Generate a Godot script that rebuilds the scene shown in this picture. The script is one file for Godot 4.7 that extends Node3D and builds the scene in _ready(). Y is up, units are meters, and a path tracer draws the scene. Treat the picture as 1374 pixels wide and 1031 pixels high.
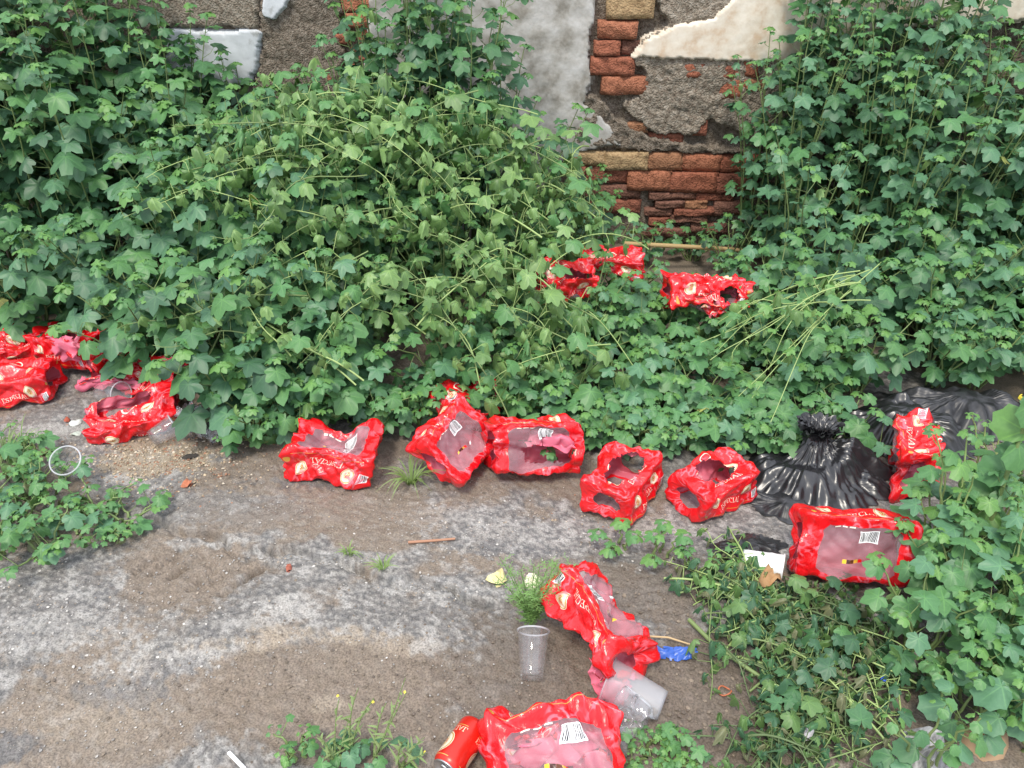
extends Node3D

var rng := RandomNumberGenerator.new()
var nz := FastNoiseLite.new()      # smooth, frequency 1 per metre
var nf := FastNoiseLite.new()      # fractal
var nr := FastNoiseLite.new()      # ridged
var nc := FastNoiseLite.new()      # cells
var leaf_meshes: Array[ArrayMesh] = []      # 0-5 fresh, 6-11 wilted, 12-14 ovate
var leaf_arrays: Array = []
var leaf_mats: Array[StandardMaterial3D] = []
var M := {}
var plants: Array = []
var used_names := {}


# ------------------------------------------------------------------ helpers
class Geo:
	var v := PackedVector3Array()
	var n := PackedVector3Array()
	var ix := PackedInt32Array()

	func tube(pts: PackedVector3Array, r0: float, r1: float, sides := 5) -> void:
		var m := pts.size()
		var base := v.size()
		var e1 := Vector3.ZERO
		for k in m:
			var t := (pts[mini(k + 1, m - 1)] - pts[maxi(k - 1, 0)]).normalized()
			if k == 0:
				e1 = t.cross(Vector3.UP if absf(t.y) < 0.9 else Vector3.RIGHT).normalized()
			else:
				e1 = (e1 - t * e1.dot(t)).normalized()
			var e2 := t.cross(e1)
			var r := lerpf(r0, r1, float(k) / (m - 1))
			for j in sides:
				var a := TAU * j / sides
				var d := e1 * cos(a) + e2 * sin(a)
				v.append(pts[k] + d * r)
				n.append(d)
		for k in m - 1:
			for j in sides:
				var a := base + k * sides + j
				var b := base + k * sides + (j + 1) % sides
				var c := a + sides
				var d := b + sides
				ix.append_array([a, c, b, b, c, d])

	func mesh() -> ArrayMesh:
		var arr := []
		arr.resize(Mesh.ARRAY_MAX)
		arr[Mesh.ARRAY_VERTEX] = v
		arr[Mesh.ARRAY_NORMAL] = n
		arr[Mesh.ARRAY_INDEX] = ix
		var am := ArrayMesh.new()
		am.add_surface_from_arrays(Mesh.PRIMITIVE_TRIANGLES, arr)
		return am


func rf(a: float, b: float) -> float:
	return rng.randf_range(a, b)


func rv() -> Vector3:
	return Vector3(rf(-1, 1), rf(-1, 1), rf(-1, 1))


func numbered(called: String) -> String:
	var k: int = used_names.get(called, 0)
	used_names[called] = k + 1
	return called if k == 0 else "%s_%03d" % [called, k]


func tag(o: Node, label: String, category: String, group := "", kind := "") -> void:
	if label != "":
		o.set_meta("label", label)
	if category != "":
		o.set_meta("category", category)
	if group != "":
		o.set_meta("group", group)
	if kind != "":
		o.set_meta("kind", kind)


func thing(called: String, label: String, category: String, at: Vector3, group := "") -> Node3D:
	var o := Node3D.new()
	o.name = numbered(called)
	add_child(o)
	o.position = at
	tag(o, label, category, group)
	return o


func part(called: String, m: Mesh, mat: Material, parent: Node) -> MeshInstance3D:
	var o := MeshInstance3D.new()
	o.name = called
	o.mesh = m
	if mat != null:
		o.material_override = mat
	parent.add_child(o, true)
	return o


func single(called: String, m: Mesh, mat: Material, label: String, category: String, at := Vector3.ZERO, group := "", kind := "") -> MeshInstance3D:
	var o := MeshInstance3D.new()
	o.name = numbered(called)
	o.mesh = m
	if mat != null:
		o.material_override = mat
	add_child(o)
	o.position = at
	tag(o, label, category, group, kind)
	return o


func mesh_of(v: PackedVector3Array, ix: PackedInt32Array, uv = null, col = null, smooth := true) -> ArrayMesh:
	var arr := []
	arr.resize(Mesh.ARRAY_MAX)
	arr[Mesh.ARRAY_VERTEX] = v
	arr[Mesh.ARRAY_INDEX] = ix
	if uv != null:
		arr[Mesh.ARRAY_TEX_UV] = uv
	if col != null:
		arr[Mesh.ARRAY_COLOR] = col
	var st := SurfaceTool.new()
	st.create_from_arrays(arr)
	if not smooth:
		st.deindex()
		st.set_smooth_group(-1)
	st.generate_normals()
	return st.commit()


func grid_ix(nu: int, nv: int, wrap := false) -> PackedInt32Array:
	# nu columns by nv rows; vertex number row * nu + column
	var ix := PackedInt32Array()
	for j in nv - 1:
		for i in (nu if wrap else nu - 1):
			var a := j * nu + i
			var b := j * nu + (i + 1) % nu
			ix.append_array([a, b, a + nu, b, b + nu, a + nu])
	return ix


func flat_mesh(tris: PackedVector3Array) -> ArrayMesh:
	# hard-edged mesh from triangle corners
	var n := PackedVector3Array()
	n.resize(tris.size())
	for k in range(0, tris.size(), 3):
		var nn := (tris[k + 2] - tris[k]).cross(tris[k + 1] - tris[k]).normalized()
		n[k] = nn
		n[k + 1] = nn
		n[k + 2] = nn
	var arr := []
	arr.resize(Mesh.ARRAY_MAX)
	arr[Mesh.ARRAY_VERTEX] = tris
	arr[Mesh.ARRAY_NORMAL] = n
	var am := ArrayMesh.new()
	am.add_surface_from_arrays(Mesh.PRIMITIVE_TRIANGLES, arr)
	return am


func lathe(profile: PackedVector2Array, sides: int, smooth := true) -> ArrayMesh:
	# profile of (radius, height) turned round y
	var v := PackedVector3Array()
	var uv := PackedVector2Array()
	var m := profile.size()
	for k in m:
		for j in sides + 1:
			var a := TAU * j / sides
			v.append(Vector3(cos(a) * profile[k].x, profile[k].y, sin(a) * profile[k].x))
			uv.append(Vector2(float(j) / sides, profile[k].y))
	return mesh_of(v, grid_ix(sides + 1, m), uv, null, smooth)


func ntex(sd: int, freq: float, cols: Array, offs: Array, size := 512, octaves := 4, ridged := false, cells := false) -> NoiseTexture2D:
	var f := FastNoiseLite.new()
	f.seed = sd
	f.frequency = freq
	f.noise_type = FastNoiseLite.TYPE_CELLULAR if cells else FastNoiseLite.TYPE_SIMPLEX_SMOOTH
	f.fractal_type = FastNoiseLite.FRACTAL_RIDGED if ridged else FastNoiseLite.FRACTAL_FBM
	f.fractal_octaves = octaves
	f.fractal_gain = 0.6
	var t := NoiseTexture2D.new()
	t.width = size
	t.height = size
	t.seamless = true
	t.noise = f
	if cols.size() > 0:
		var g := Gradient.new()
		g.offsets = PackedFloat32Array(offs)
		var pc := PackedColorArray()
		for c in cols:
			pc.append(c)
		g.colors = pc
		t.color_ramp = g
	return t


func mk(lin: Color, rough: float, tex: Texture2D = null, tile := 1.0, bump: Texture2D = null, relief := 0.5) -> StandardMaterial3D:
	var m := StandardMaterial3D.new()
	m.albedo_color = lin.linear_to_srgb()
	m.roughness = rough
	if tex != null or bump != null:
		m.uv1_triplanar = true
		m.uv1_world_triplanar = true
		m.uv1_triplanar_sharpness = 8.0
		m.uv1_scale = Vector3.ONE / tile
	if tex != null:
		m.albedo_texture = tex
	if bump != null:
		m.heightmap_enabled = true
		m.heightmap_texture = bump
		m.heightmap_scale = relief
	return m


func grey(v: float) -> Color:
	return Color(v, v, v)


func seg_dist(p: Vector2, a: Vector2, b: Vector2) -> float:
	var ab := b - a
	var t := clampf((p - a).dot(ab) / maxf(ab.length_squared(), 1e-9), 0, 1)
	return p.distance_to(a + ab * t)


func poly_sdf(p: Vector2, poly: PackedVector2Array) -> float:
	# positive inside
	var d := 1e9
	var m := poly.size()
	for k in m:
		d = minf(d, seg_dist(p, poly[k], poly[(k + 1) % m]))
	return d if Geometry2D.is_point_in_polygon(p, poly) else -d


func bez(a: Vector3, b: Vector3, c: Vector3, t: float) -> Vector3:
	return a.lerp(b, t).lerp(b.lerp(c, t), t)


# ------------------------------------------------------------------ ground
var ledge := PackedVector2Array()

func ledge_side(x: float, z: float) -> Vector2:
	# (signed distance to the broken edge of the old paving: positive on the wall side; weight along it)
	var p := Vector2(x, z)
	var best := 1e9
	var sgn := 1.0
	var w := 0.0
	var m := ledge.size()
	for k in m - 1:
		var a := ledge[k]
		var b := ledge[k + 1]
		var d := seg_dist(p, a, b)
		if d < best:
			best = d
			sgn = 1.0 if (b - a).cross(p - a) < 0 else -1.0
			var t := (float(k) + clampf((p - a).dot(b - a) / (b - a).length_squared(), 0, 1)) / (m - 1)
			w = smoothstep(0.0, 0.12, t) * smoothstep(1.0, 0.85, t)
	return Vector2(best * sgn, w)


func gh(x: float, z: float) -> float:
	var y := 0.012 * nz.get_noise_2d(x * 1.7, z * 1.7)
	if x > -2.2 and x < 0.6 and z < -0.8 and z > -2.2:
		var l := ledge_side(x, z + 0.035 * nf.get_noise_2d(x * 5 + 50, z * 5) + 0.010 * nz.get_noise_2d(x * 17, z * 17))
		y += l.y * 0.012 * smoothstep(-0.012, 0.004, l.x) * (1.0 - smoothstep(0.05, 0.5, l.x))
		y -= l.y * 0.019 * smoothstep(0.012, 0.003, absf(l.x + 0.014)) * (0.45 + 0.55 * smoothstep(-0.15, 0.25, nf.get_noise_2d(x * 6, 3.0)))
	return y


func lift(p: Vector3, up := 0.0) -> Vector3:
	return Vector3(p.x, gh(p.x, p.z) + up, p.z)


func build_ground() -> void:
	ledge = PackedVector2Array([Vector2(-1.210, -1.673), Vector2(-1.000, -1.599), Vector2(-0.872, -1.558), Vector2(-0.701, -1.496), Vector2(-0.567, -1.477), Vector2(-0.454, -1.450), Vector2(-0.331, -1.411), Vector2(-0.222, -1.376), Vector2(-0.116, -1.344), Vector2(-0.013, -1.329), Vector2(0.099, -1.336)])
	var xs := PackedFloat32Array([-40, -15, -6, -4, -3, -2.5])
	var x := -2.3
	while x < 1.5:
		xs.append(x)
		x += 0.0072
	xs.append_array([1.6, 1.8, 2.2, 3, 4, 6, 15, 40])
	var zs := PackedFloat32Array([40, 15, 6, 3, 1.5, 0.6, 0, -0.4, -0.7])
	var z := -0.8
	while z > -2.6:
		zs.append(z)
		z -= 0.004 if z < -1.26 and z > -1.70 else 0.0072
	while z > -3.7:
		zs.append(z)
		z -= 0.04
	zs.append_array([-4, -6, -12, -40])
	var v := PackedVector3Array()
	var col := PackedColorArray()
	# [x, z, half length, half width, turn, colour, strength, ragged]
	var spots := [[-1.168, -1.336, 0.291, 0.208, 0.0, Color(0.205, 0.199, 0.194), 0.8, 0.4, 1], [-1.057, -1.222, 0.191, 0.069, 0.0, Color(0.47, 0.45, 0.42), 0.45, 0.7, 1], [-0.834, -1.149, 0.139, 0.060, 0.0, Color(0.47, 0.45, 0.42), 0.45, 0.8, 1], [0.026, -1.541, 0.248, 0.077, 0.0, Color(0.205, 0.199, 0.194), 0.7, 0.4, 1], [0.026, -1.541, 0.165, 0.047, 0.0, Color(0.47, 0.45, 0.42), 0.45, 0.8, 1], [0.357, -1.581, 0.212, 0.044, 0.0, Color(0.47, 0.45, 0.42), 0.5, 0.8, 1], [-0.161, -1.620, 0.149, 0.047, 0.0, Color(0.47, 0.45, 0.42), 0.35, 0.8, 1], [-0.814, -1.636, 0.273, 0.093, 0.0, Color(0.205, 0.199, 0.194), 0.6, 0.4, 0.5], [-0.389, -1.061, 0.361, 0.176, 0.0, Color(0.238, 0.189, 0.145), 0.95, 0.22, 0.05], [-0.845, -1.424, 0.204, 0.154, 0.0, Color(0.238, 0.189, 0.145), 0.9, 0.25, 0.1], [0.055, -1.080, 0.267, 0.219, 0.0, Color(0.178, 0.142, 0.111), 0.8, 0.3, 0.05], [0.448, -1.061, 0.200, 0.206, 0.0, Color(0.178, 0.142, 0.111), 0.95, 0.3, 0], [0.180, -1.424, 0.220, 0.061, 0.0, Color(0.238, 0.189, 0.145), 0.6, 0.4, 0.1], [-0.555, -1.605, 0.327, 0.072, 0.0, Color(0.238, 0.189, 0.145), 0.5, 0.5, 0.2], [0.363, -1.361, 0.178, 0.109, 0.0, Color(0.178, 0.142, 0.111), 0.7, 0.4, 0.05], [-0.545, -1.301, 0.067, 0.041, 0.0, Color(0.47, 0.45, 0.42), 0.9, 0.5, 0.8], [-0.640, -1.248, 0.091, 0.022, 0.0, Color(0.47, 0.45, 0.42), 0.6, 0.8, 0.5], [-0.716, -1.155, 0.066, 0.042, 0.0, Color(0.47, 0.45, 0.42), 0.75, 0.7, 0.8], [-0.675, -1.188, 0.117, 0.021, 0.0, Color(0.42, 0.35, 0.27), 0.7, 0.8], [-0.473, -1.222, 0.172, 0.023, 0.0, Color(0.42, 0.35, 0.27), 0.75, 0.7], [-0.257, -1.196, 0.086, 0.029, 0.0, Color(0.42, 0.35, 0.27), 0.5, 0.8], [-0.195, -1.184, 0.041, 0.021, 0.0, Color(0.47, 0.45, 0.42), 0.6, 0.8], [-0.385, -1.042, 0.047, 0.018, 0.0, Color(0.42, 0.35, 0.27), 0.5, 0.7], [-0.865, -1.061, 0.117, 0.037, 0.0, Color(0.145, 0.145, 0.15), 0.7, 0.8], [-1.039, -0.930, 0.067, 0.040, 0.0, Color(0.145, 0.145, 0.15), 0.8, 0.6], [-0.758, -1.128, 0.078, 0.026, 0.0, Color(0.145, 0.145, 0.15), 0.5, 0.8], [-0.635, -1.771, 0.139, 0.033, 0.0, Color(0.145, 0.145, 0.15), 0.6, 0.8], [0.006, -1.496, 0.143, 0.026, 0.0, Color(0.145, 0.145, 0.15), 0.55, 0.9], [-1.550, -2.044, 0.229, 0.125, 0.0, Color(0.205, 0.199, 0.194), 0.7, 0.5, 0.8], [-1.038, -1.724, 0.169, 0.040, 0.0, Color(0.145, 0.145, 0.15), 0.35, 0.8], [-1.082, -1.899, 0.184, 0.099, 0.0, Color(0.42, 0.345, 0.245), 0.8, 0.5, 0.4], [-1.483, -2.032, 0.124, 0.049, 0.0, Color(0.47, 0.45, 0.42), 0.8, 0.6, 0.5], [-1.198, -1.792, 0.066, 0.027, 0.0, Color(0.47, 0.45, 0.42), 0.7, 0.6], [-0.445, -1.458, 0.206, 0.021, 0.0, Color(0.33, 0.325, 0.315), 0.7, 0.5, 1], [-0.222, -1.376, 0.177, 0.021, 0.0, Color(0.33, 0.325, 0.315), 0.75, 0.5, 1], [-0.088, -1.349, 0.116, 0.018, 0.0, Color(0.33, 0.325, 0.315), 0.75, 0.5, 1], [-0.780, -1.524, 0.175, 0.020, 0.0, Color(0.33, 0.325, 0.315), 0.5, 0.6, 1], [-0.370, -1.945, 0.072, 0.040, 0.0, Color(0.178, 0.142, 0.111), 0.7, 0.5, 0], [-0.890, -1.006, 0.136, 0.065, 0.0, Color(0.42, 0.35, 0.27), 0.3, 0.8]]
	var grooves := [[Vector2(-0.939, -1.416), Vector2(-0.894, -1.491)], [Vector2(-0.913, -1.424), Vector2(-0.873, -1.504)], [Vector2(-0.881, -1.406), Vector2(-0.837, -1.469)], [Vector2(-0.875, -1.411), Vector2(-0.791, -1.510)], [Vector2(-0.767, -1.391), Vector2(-0.692, -1.463)], [Vector2(-0.723, -1.344), Vector2(-0.657, -1.424)], [Vector2(-0.663, -1.416), Vector2(-0.612, -1.450)], [Vector2(-0.819, -1.361), Vector2(-0.777, -1.424)], [Vector2(-0.980, -1.424), Vector2(-0.950, -1.469)], [Vector2(-0.683, -1.398), Vector2(-0.650, -1.432)]]
	var mud := Color(0.248, 0.200, 0.155)
	var tar := Color(0.215, 0.203, 0.190)
	for zz in zs:
		for xx in xs:
			var y := gh(xx, zz)
			var near := xx > -2.31 and xx < 1.51 and zz < -0.79 and zz > -2.61
			var c := mud
			if near:
				var big := nf.get_noise_2d(xx * 1.1 + 7, zz * 1.1)
				var mid := nf.get_noise_2d(xx * 7, zz * 7 + 30)
				var fine := nf.get_noise_2d(xx * 33, zz * 33)
				c = mud.lerp(tar, smoothstep(0.0, 0.32, big + 0.5 * mid))
				var grit := 0.25 + 0.75 * smoothstep(-0.05, 0.25, big + 0.3 * mid)
				for s in spots:
					var dx: float = xx - s[0]
					var dz: float = zz - s[1]
					var reach: float = s[2] * 1.6
					if absf(dx) > reach or absf(dz) > reach:
						continue
					var ca := cos(s[4])
					var sa := sin(s[4])
					var q := Vector2((dx * ca + dz * sa) / s[2], (-dx * sa + dz * ca) / s[3]).length()
					var e: float = q + s[7] * (0.9 * mid + 1.1 * fine)
					var w: float = s[6] * smoothstep(1.08, 0.72, e)
					c = c.lerp(s[5], w)
					if s.size() > 8:
						grit = lerpf(grit, s[8], smoothstep(1.05, 0.7, e))
				var sp := nz.get_noise_2d(xx * 75, zz * 75)
				var sp2 := nz.get_noise_2d(xx * 52 + 90, zz * 52)
				c = c * (1.0 + 0.20 * fine + 0.16 * sp)
				var flake := nf.get_noise_2d(xx * 17 + 40, zz * 17)
				c = c.lerp(Color(0.47, 0.455, 0.43), grit * 0.7 * smoothstep(0.26, 0.33, flake + 0.25 * mid))
				c = c.lerp(Color(0.15, 0.15, 0.152), grit * 0.4 * smoothstep(0.22, 0.36, -flake + 0.2 * mid))
				c = c.lerp(Color(0.40, 0.38, 0.35), grit * 0.6 * smoothstep(0.30, 0.5, sp2 + 0.35 * mid))
				c = c.lerp(Color(0.10, 0.10, 0.10), grit * 0.6 * smoothstep(0.30, 0.48, -sp2 + 0.3 * fine))
				y += grit * 0.0012 * sp2 + 0.0016 * fine + 0.0035 * mid
				y -= 0.0035 * smoothstep(0.1, 0.5, nr.get_noise_2d(xx * 14, zz * 14)) * (1.0 - grit)
				for g in grooves:
					var d := seg_dist(Vector2(xx, zz), g[0], g[1]) + 0.004 * fine
					y -= 0.015 * smoothstep(0.012, 0.002, d)
			v.append(Vector3(xx, y, zz))
			col.append(Color(clampf(c.r, 0.02, 1), clampf(c.g, 0.02, 1), clampf(c.b, 0.02, 1)))
	var nu := xs.size()
	var ix := grid_ix(nu, zs.size())
	var g := MeshInstance3D.new()
	g.name = "ground"
	g.mesh = mesh_of(v, ix, null, col)
	var m := mk(Color(1, 1, 1), 0.88, ntex(11, 0.05, [grey(0.66), grey(0.88), grey(1.0)], [0.1, 0.5, 0.9], 1024, 5), 0.36, ntex(12, 0.07, [], [], 1024, 4), 0.10)
	m.vertex_color_use_as_albedo = true
	m.roughness_texture = ntex(13, 0.012, [grey(0.62), grey(1.0)], [0.3, 0.7], 512, 4)
	g.material_override = m
	add_child(g)
	tag(g, "worn grey and brown muddy paving in front of the weeds", "ground", "", "structure")


func stone_mesh(sd: int, flat: float) -> ArrayMesh:
	var r := RandomNumberGenerator.new()
	r.seed = sd
	var s := SphereMesh.new()
	s.radius = 1.0
	s.height = 2.0
	s.radial_segments = 7
	s.rings = 4
	var a := s.get_mesh_arrays()
	var v: PackedVector3Array = a[Mesh.ARRAY_VERTEX]
	for k in v.size():
		var q := v[k]
		var f := 1.0 + 0.45 * nz.get_noise_3d(q.x * 1.3 + sd * 9, q.y * 1.3, q.z * 1.3)
		v[k] = Vector3(q.x * f, q.y * f * flat, q.z * f * 0.8)
	var tris := PackedVector3Array()
	for k in a[Mesh.ARRAY_INDEX]:
		tris.append(v[k])
	return flat_mesh(tris)


func gravel(called: String, label: String, sd: int, places: Array, cols: Array) -> void:
	# places: [x, z, spread x, spread z, count, smallest, largest]
	var xf: Array[Transform3D] = []
	for p in places:
		for k in int(p[4]):
			var px: float = p[0] + rng.randfn(0, 1) * p[2]
			var pz: float = p[1] + rng.randfn(0, 1) * p[3]
			if pz > -0.75 or px < -2.2 or px > 1.4 or pz < -2.4:
				continue
			var r: float = p[5] + (p[6] - p[5]) * pow(rng.randf(), 3.0)
			var b := Basis(Vector3.UP, rf(0, TAU)) * Basis(Vector3.RIGHT, rf(-0.3, 0.3))
			xf.append(Transform3D(b.scaled(Vector3.ONE * r), Vector3(px, gh(px, pz) + r * 0.05, pz)))
	var mm := MultiMesh.new()
	mm.transform_format = MultiMesh.TRANSFORM_3D
	mm.use_colors = true
	mm.mesh = stone_mesh(sd, 0.42)
	mm.instance_count = xf.size()
	for k in xf.size():
		mm.set_instance_transform(k, xf[k])
		var c: Color = cols[rng.randi() % cols.size()]
		mm.set_instance_color(k, c * rf(0.7, 1.2))
	var o := MultiMeshInstance3D.new()
	o.name = numbered(called)
	o.multimesh = mm
	var m := StandardMaterial3D.new()
	m.roughness = 0.85
	m.vertex_color_use_as_albedo = true
	o.material_override = m
	add_child(o)
	tag(o, label, "gravel", "", "stuff")


# ------------------------------------------------------------------ wall
const ZW := -3.53

func wall_layer(called: String, parent: Node, poly: PackedVector2Array, z_in: float, thick: float, rough: float, freq: float, res: float, edge_noise: float, mat: Material, bite := 0.006) -> MeshInstance3D:
	# a coat of render: uneven surface, broken outline, edges that drop to the layer behind
	var lo := poly[0]
	var hi := poly[0]
	for q in poly:
		lo = lo.min(q)
		hi = hi.max(q)
	lo -= Vector2.ONE * 0.04
	hi += Vector2.ONE * 0.04
	var nx := int((hi.x - lo.x) / res) + 2
	var ny := int((hi.y - lo.y) / res) + 2
	var v := PackedVector3Array()
	var sd := PackedFloat32Array()
	for j in ny:
		for i in nx:
			var p := lo + Vector2(i, j) * res
			var s := poly_sdf(p, poly)
			s += edge_noise * (nf.get_noise_2d(p.x * 9, p.y * 9) + 0.6 * nf.get_noise_2d(p.x * 34, p.y * 34))
			sd.append(s)
			var h := thick * smoothstep(-bite * 0.4, bite, s)
			h += (rough * (nf.get_noise_2d(p.x * freq, p.y * freq) + 0.5 * nf.get_noise_2d(p.x * freq * 3.7, p.y * freq * 3.7))) * smoothstep(0, bite, s)
			v.append(Vector3(p.x, p.y, z_in + h))
	var ix := PackedInt32Array()
	for j in ny - 1:
		for i in nx - 1:
			var a := j * nx + i
			if maxf(maxf(sd[a], sd[a + 1]), maxf(sd[a + nx], sd[a + nx + 1])) < -bite:
				continue
			ix.append_array([a, a + nx, a + 1, a + 1, a + nx, a + nx + 1])
	return part(called, mesh_of(v, ix), mat, parent)


func brick_mesh(w: float, h: float, d: float, sd: int, wear: float) -> ArrayMesh:
	# a worn brick: subdivided box with rounded, chipped edges; front towards +z
	var nx := 9
	var ny := 5
	var v := PackedVector3Array()
	var off := sd * 3.7
	for j in ny + 2:
		for i in nx + 2:
			var u := clampf(float(i - 1) / (nx - 1), 0, 1)
			var t := clampf(float(j - 1) / (ny - 1), 0, 1)
			var x := (u - 0.5) * w
			var y := (t - 0.5) * h
			var rim := minf(minf(u, 1 - u) * w, minf(t, 1 - t) * h)
			var z := d * 0.5 - wear * 0.35 * smoothstep(0.007, 0.0, rim) + wear * 0.9 * nf.get_noise_3d(x * 14, y * 40 + off, off)
			z -= wear * 1.3 * maxf(0, nr.get_noise_3d(x * 9, y * 26, off))
			x += wear * 0.35 * nf.get_noise_3d(x * 20, y * 20, off + 5)
			y += wear * 0.30 * nf.get_noise_3d(x * 20, y * 20, off + 9)
			if i == 0 or j == 0 or i == nx + 1 or j == ny + 1:
				z = -d * 0.5
			v.append(Vector3(x, y, z))
	var n := nx + 2
	var ix := PackedInt32Array()
	for j in ny + 1:
		for i in n - 1:
			var a := j * n + i
			ix.append_array([a, a + n, a + 1, a + 1, a + n, a + n + 1])
	return mesh_of(v, ix)


func wpoly(a: Array) -> PackedVector2Array:
	return PackedVector2Array(a)


func build_wall() -> void:
	var w := thing("old_wall", "crumbling brick wall with flaking plaster behind the weeds", "wall", Vector3.ZERO)
	var mortar := mk(Color(0.46, 0.415, 0.355), 0.95, ntex(21, 0.02, [Color(0.55, 0.5, 0.46), Color(0.82, 0.8, 0.77), Color(1, 1, 1)], [0, 0.5, 1], 1024, 6), 0.6, ntex(22, 0.05, [], [], 1024, 6), 1.2)
	var mortar_dark := mk(Color(0.40, 0.35, 0.295), 0.95, ntex(23, 0.02, [Color(0.5, 0.46, 0.42), Color(0.8, 0.78, 0.75), Color(1, 1, 1)], [0, 0.5, 1], 1024, 6), 0.5, ntex(24, 0.05, [], [], 1024, 6), 1.4)
	var cement := mk(Color(0.52, 0.515, 0.50), 0.9, ntex(25, 0.008, [Color(0.66, 0.64, 0.6), Color(0.88, 0.87, 0.85), Color(1, 1, 1)], [0.1, 0.5, 0.9], 1024, 6), 1.1, ntex(26, 0.03, [], [], 512, 5), 0.25)
	var cream := mk(Color(0.74, 0.70, 0.63), 0.85, ntex(27, 0.007, [Color(0.88, 0.80, 0.72), Color(0.95, 0.92, 0.88), Color(1, 0.99, 0.97)], [0.12, 0.42, 0.8], 1024, 6), 0.8, ntex(28, 0.05, [], [], 512, 5), 0.06)
	var whitewash := mk(Color(0.62, 0.65, 0.68), 0.85, ntex(29, 0.009, [Color(0.7, 0.69, 0.66), Color(0.95, 0.95, 0.95), Color(1, 1, 1)], [0.1, 0.4, 0.9], 512, 6), 0.7, ntex(28, 0.05, [], [], 512, 5), 0.06)
	# the core of the wall: a closed block with a rough face, standing on the ground
	var core := thing_box(Vector3(-6, -0.1, ZW - 0.38), Vector3(6, 2.3, ZW - 0.075))
	part("core", core, mortar_dark, w)
	# rough bedding mortar face, over the whole seen length
	wall_layer("mortar", w, wpoly([Vector2(-2.9, -0.08), Vector2(2.9, -0.08), Vector2(2.9, 1.5), Vector2(-2.9, 1.5)]), ZW - 0.074, 0.034, 0.022, 5.0, 0.02, 0.0, mortar_dark)
	# coats of render
	var coats := [["render_coat", "dark", [Vector2(-0.999, 1.277), Vector2(-0.667, 1.277), Vector2(-0.728, 0.919), Vector2(-0.708, 0.644), Vector2(-0.907, 0.198), Vector2(-1.260, 0.198), Vector2(-1.074, 0.919)], -0.048, 0.045, 0.012, 7, 0.009, 0.03, "rough brown mortar coat beside the white chip"], ["render_coat", "mortar", [Vector2(-1.651, 1.277), Vector2(-1.011, 1.277), Vector2(-1.063, 0.983), Vector2(-1.456, 0.983), Vector2(-1.523, 0.707), Vector2(-1.817, 0.707)], -0.046, 0.05, 0.006, 8, 0.01, 0.015], ["painted_band", "white", [Vector2(-1.450, 0.980), Vector2(-1.045, 0.977), Vector2(-1.088, 0.824), Vector2(-1.148, 0.763), Vector2(-1.259, 0.726), Vector2(-1.512, 0.726)], -0.046, 0.056, 0.003, 4, 0.01, 0.012, "bluish white painted band of plaster"], ["plaster_chip", "white", [Vector2(-1.011, 1.171), Vector2(-0.877, 1.144), Vector2(-0.932, 1.062), Vector2(-0.995, 1.014), Vector2(-1.032, 1.034)], -0.02, 0.04, 0.002, 4, 0.006, 0.008, "white plaster chip still hanging on brown mortar"], ["cement_render", "cement", [Vector2(-0.560, 1.277), Vector2(0.341, 1.277), Vector2(0.349, 1.045), Vector2(0.325, 0.919), Vector2(0.350, 0.800), Vector2(0.325, 0.675), Vector2(0.414, 0.611), Vector2(0.489, 0.496), Vector2(0.382, 0.473), Vector2(0.247, 0.466), Vector2(0.047, -0.029), Vector2(-0.682, -0.029), Vector2(-0.702, 0.644), Vector2(-0.614, 0.919)], -0.046, 0.052, 0.0035, 3.5, 0.009, 0.012, "smooth grey cement render with cracks"], ["render_coat", "mortar", [Vector2(0.608, 1.277), Vector2(0.898, 1.277), Vector2(0.930, 1.076), Vector2(1.223, 0.919), Vector2(1.315, 0.463), Vector2(1.092, 0.520), Vector2(0.993, 0.572), Vector2(0.873, 0.595), Vector2(0.820, 0.543), Vector2(0.646, 0.546), Vector2(0.540, 0.611), Vector2(0.476, 0.669), Vector2(0.569, 0.726), Vector2(0.580, 0.812), Vector2(0.519, 0.854), Vector2(0.538, 0.934), Vector2(0.662, 1.005), Vector2(0.586, 1.076)], -0.046, 0.052, 0.013, 9, 0.0075, 0.02, "coarse sandy mortar under the cream plaster"], ["cream_plaster", "cream", [Vector2(0.512, 0.869), Vector2(0.562, 0.942), Vector2(0.678, 0.994), Vector2(0.830, 1.020), Vector2(0.911, 1.100), Vector2(0.928, 1.277), Vector2(2.350, 1.277), Vector2(2.453, 1.028), Vector2(1.780, 1.005), Vector2(1.567, 0.988), Vector2(1.396, 0.919), Vector2(1.314, 0.860), Vector2(1.156, 0.854), Vector2(0.837, 0.860)], -0.004, 0.026, 0.002, 4, 0.007, 0.012, "cream white plaster patch with straight lower edge"], ["render_coat", "dark", [Vector2(0.250, 0.738), Vector2(0.369, 0.707), Vector2(0.480, 0.611), Vector2(0.620, 0.533), Vector2(0.922, 0.486), Vector2(1.058, 0.480), Vector2(1.045, 0.456), Vector2(0.825, 0.456), Vector2(0.654, 0.469), Vector2(0.281, 0.473)], -0.05, 0.05, 0.018, 10, 0.008, 0.02]]
	var kinds := {"mortar": mortar, "dark": mortar_dark, "cement": cement, "cream": cream, "white": whitewash}
	for c in coats:
		var o := wall_layer(c[0], w, wpoly(c[2]), ZW + c[3], c[4], c[5], c[6], c[7], c[8], kinds[c[1]])
		if c.size() > 9:
			o.set_meta("label", c[9])
	# bricks
	var tex := ntex(31, 0.02, [Color(0.6, 0.55, 0.52), Color(0.9, 0.88, 0.86), Color(1, 1, 1)], [0, 0.45, 1], 512, 6)
	var bmp := ntex(32, 0.05, [], [], 512, 5)
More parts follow.
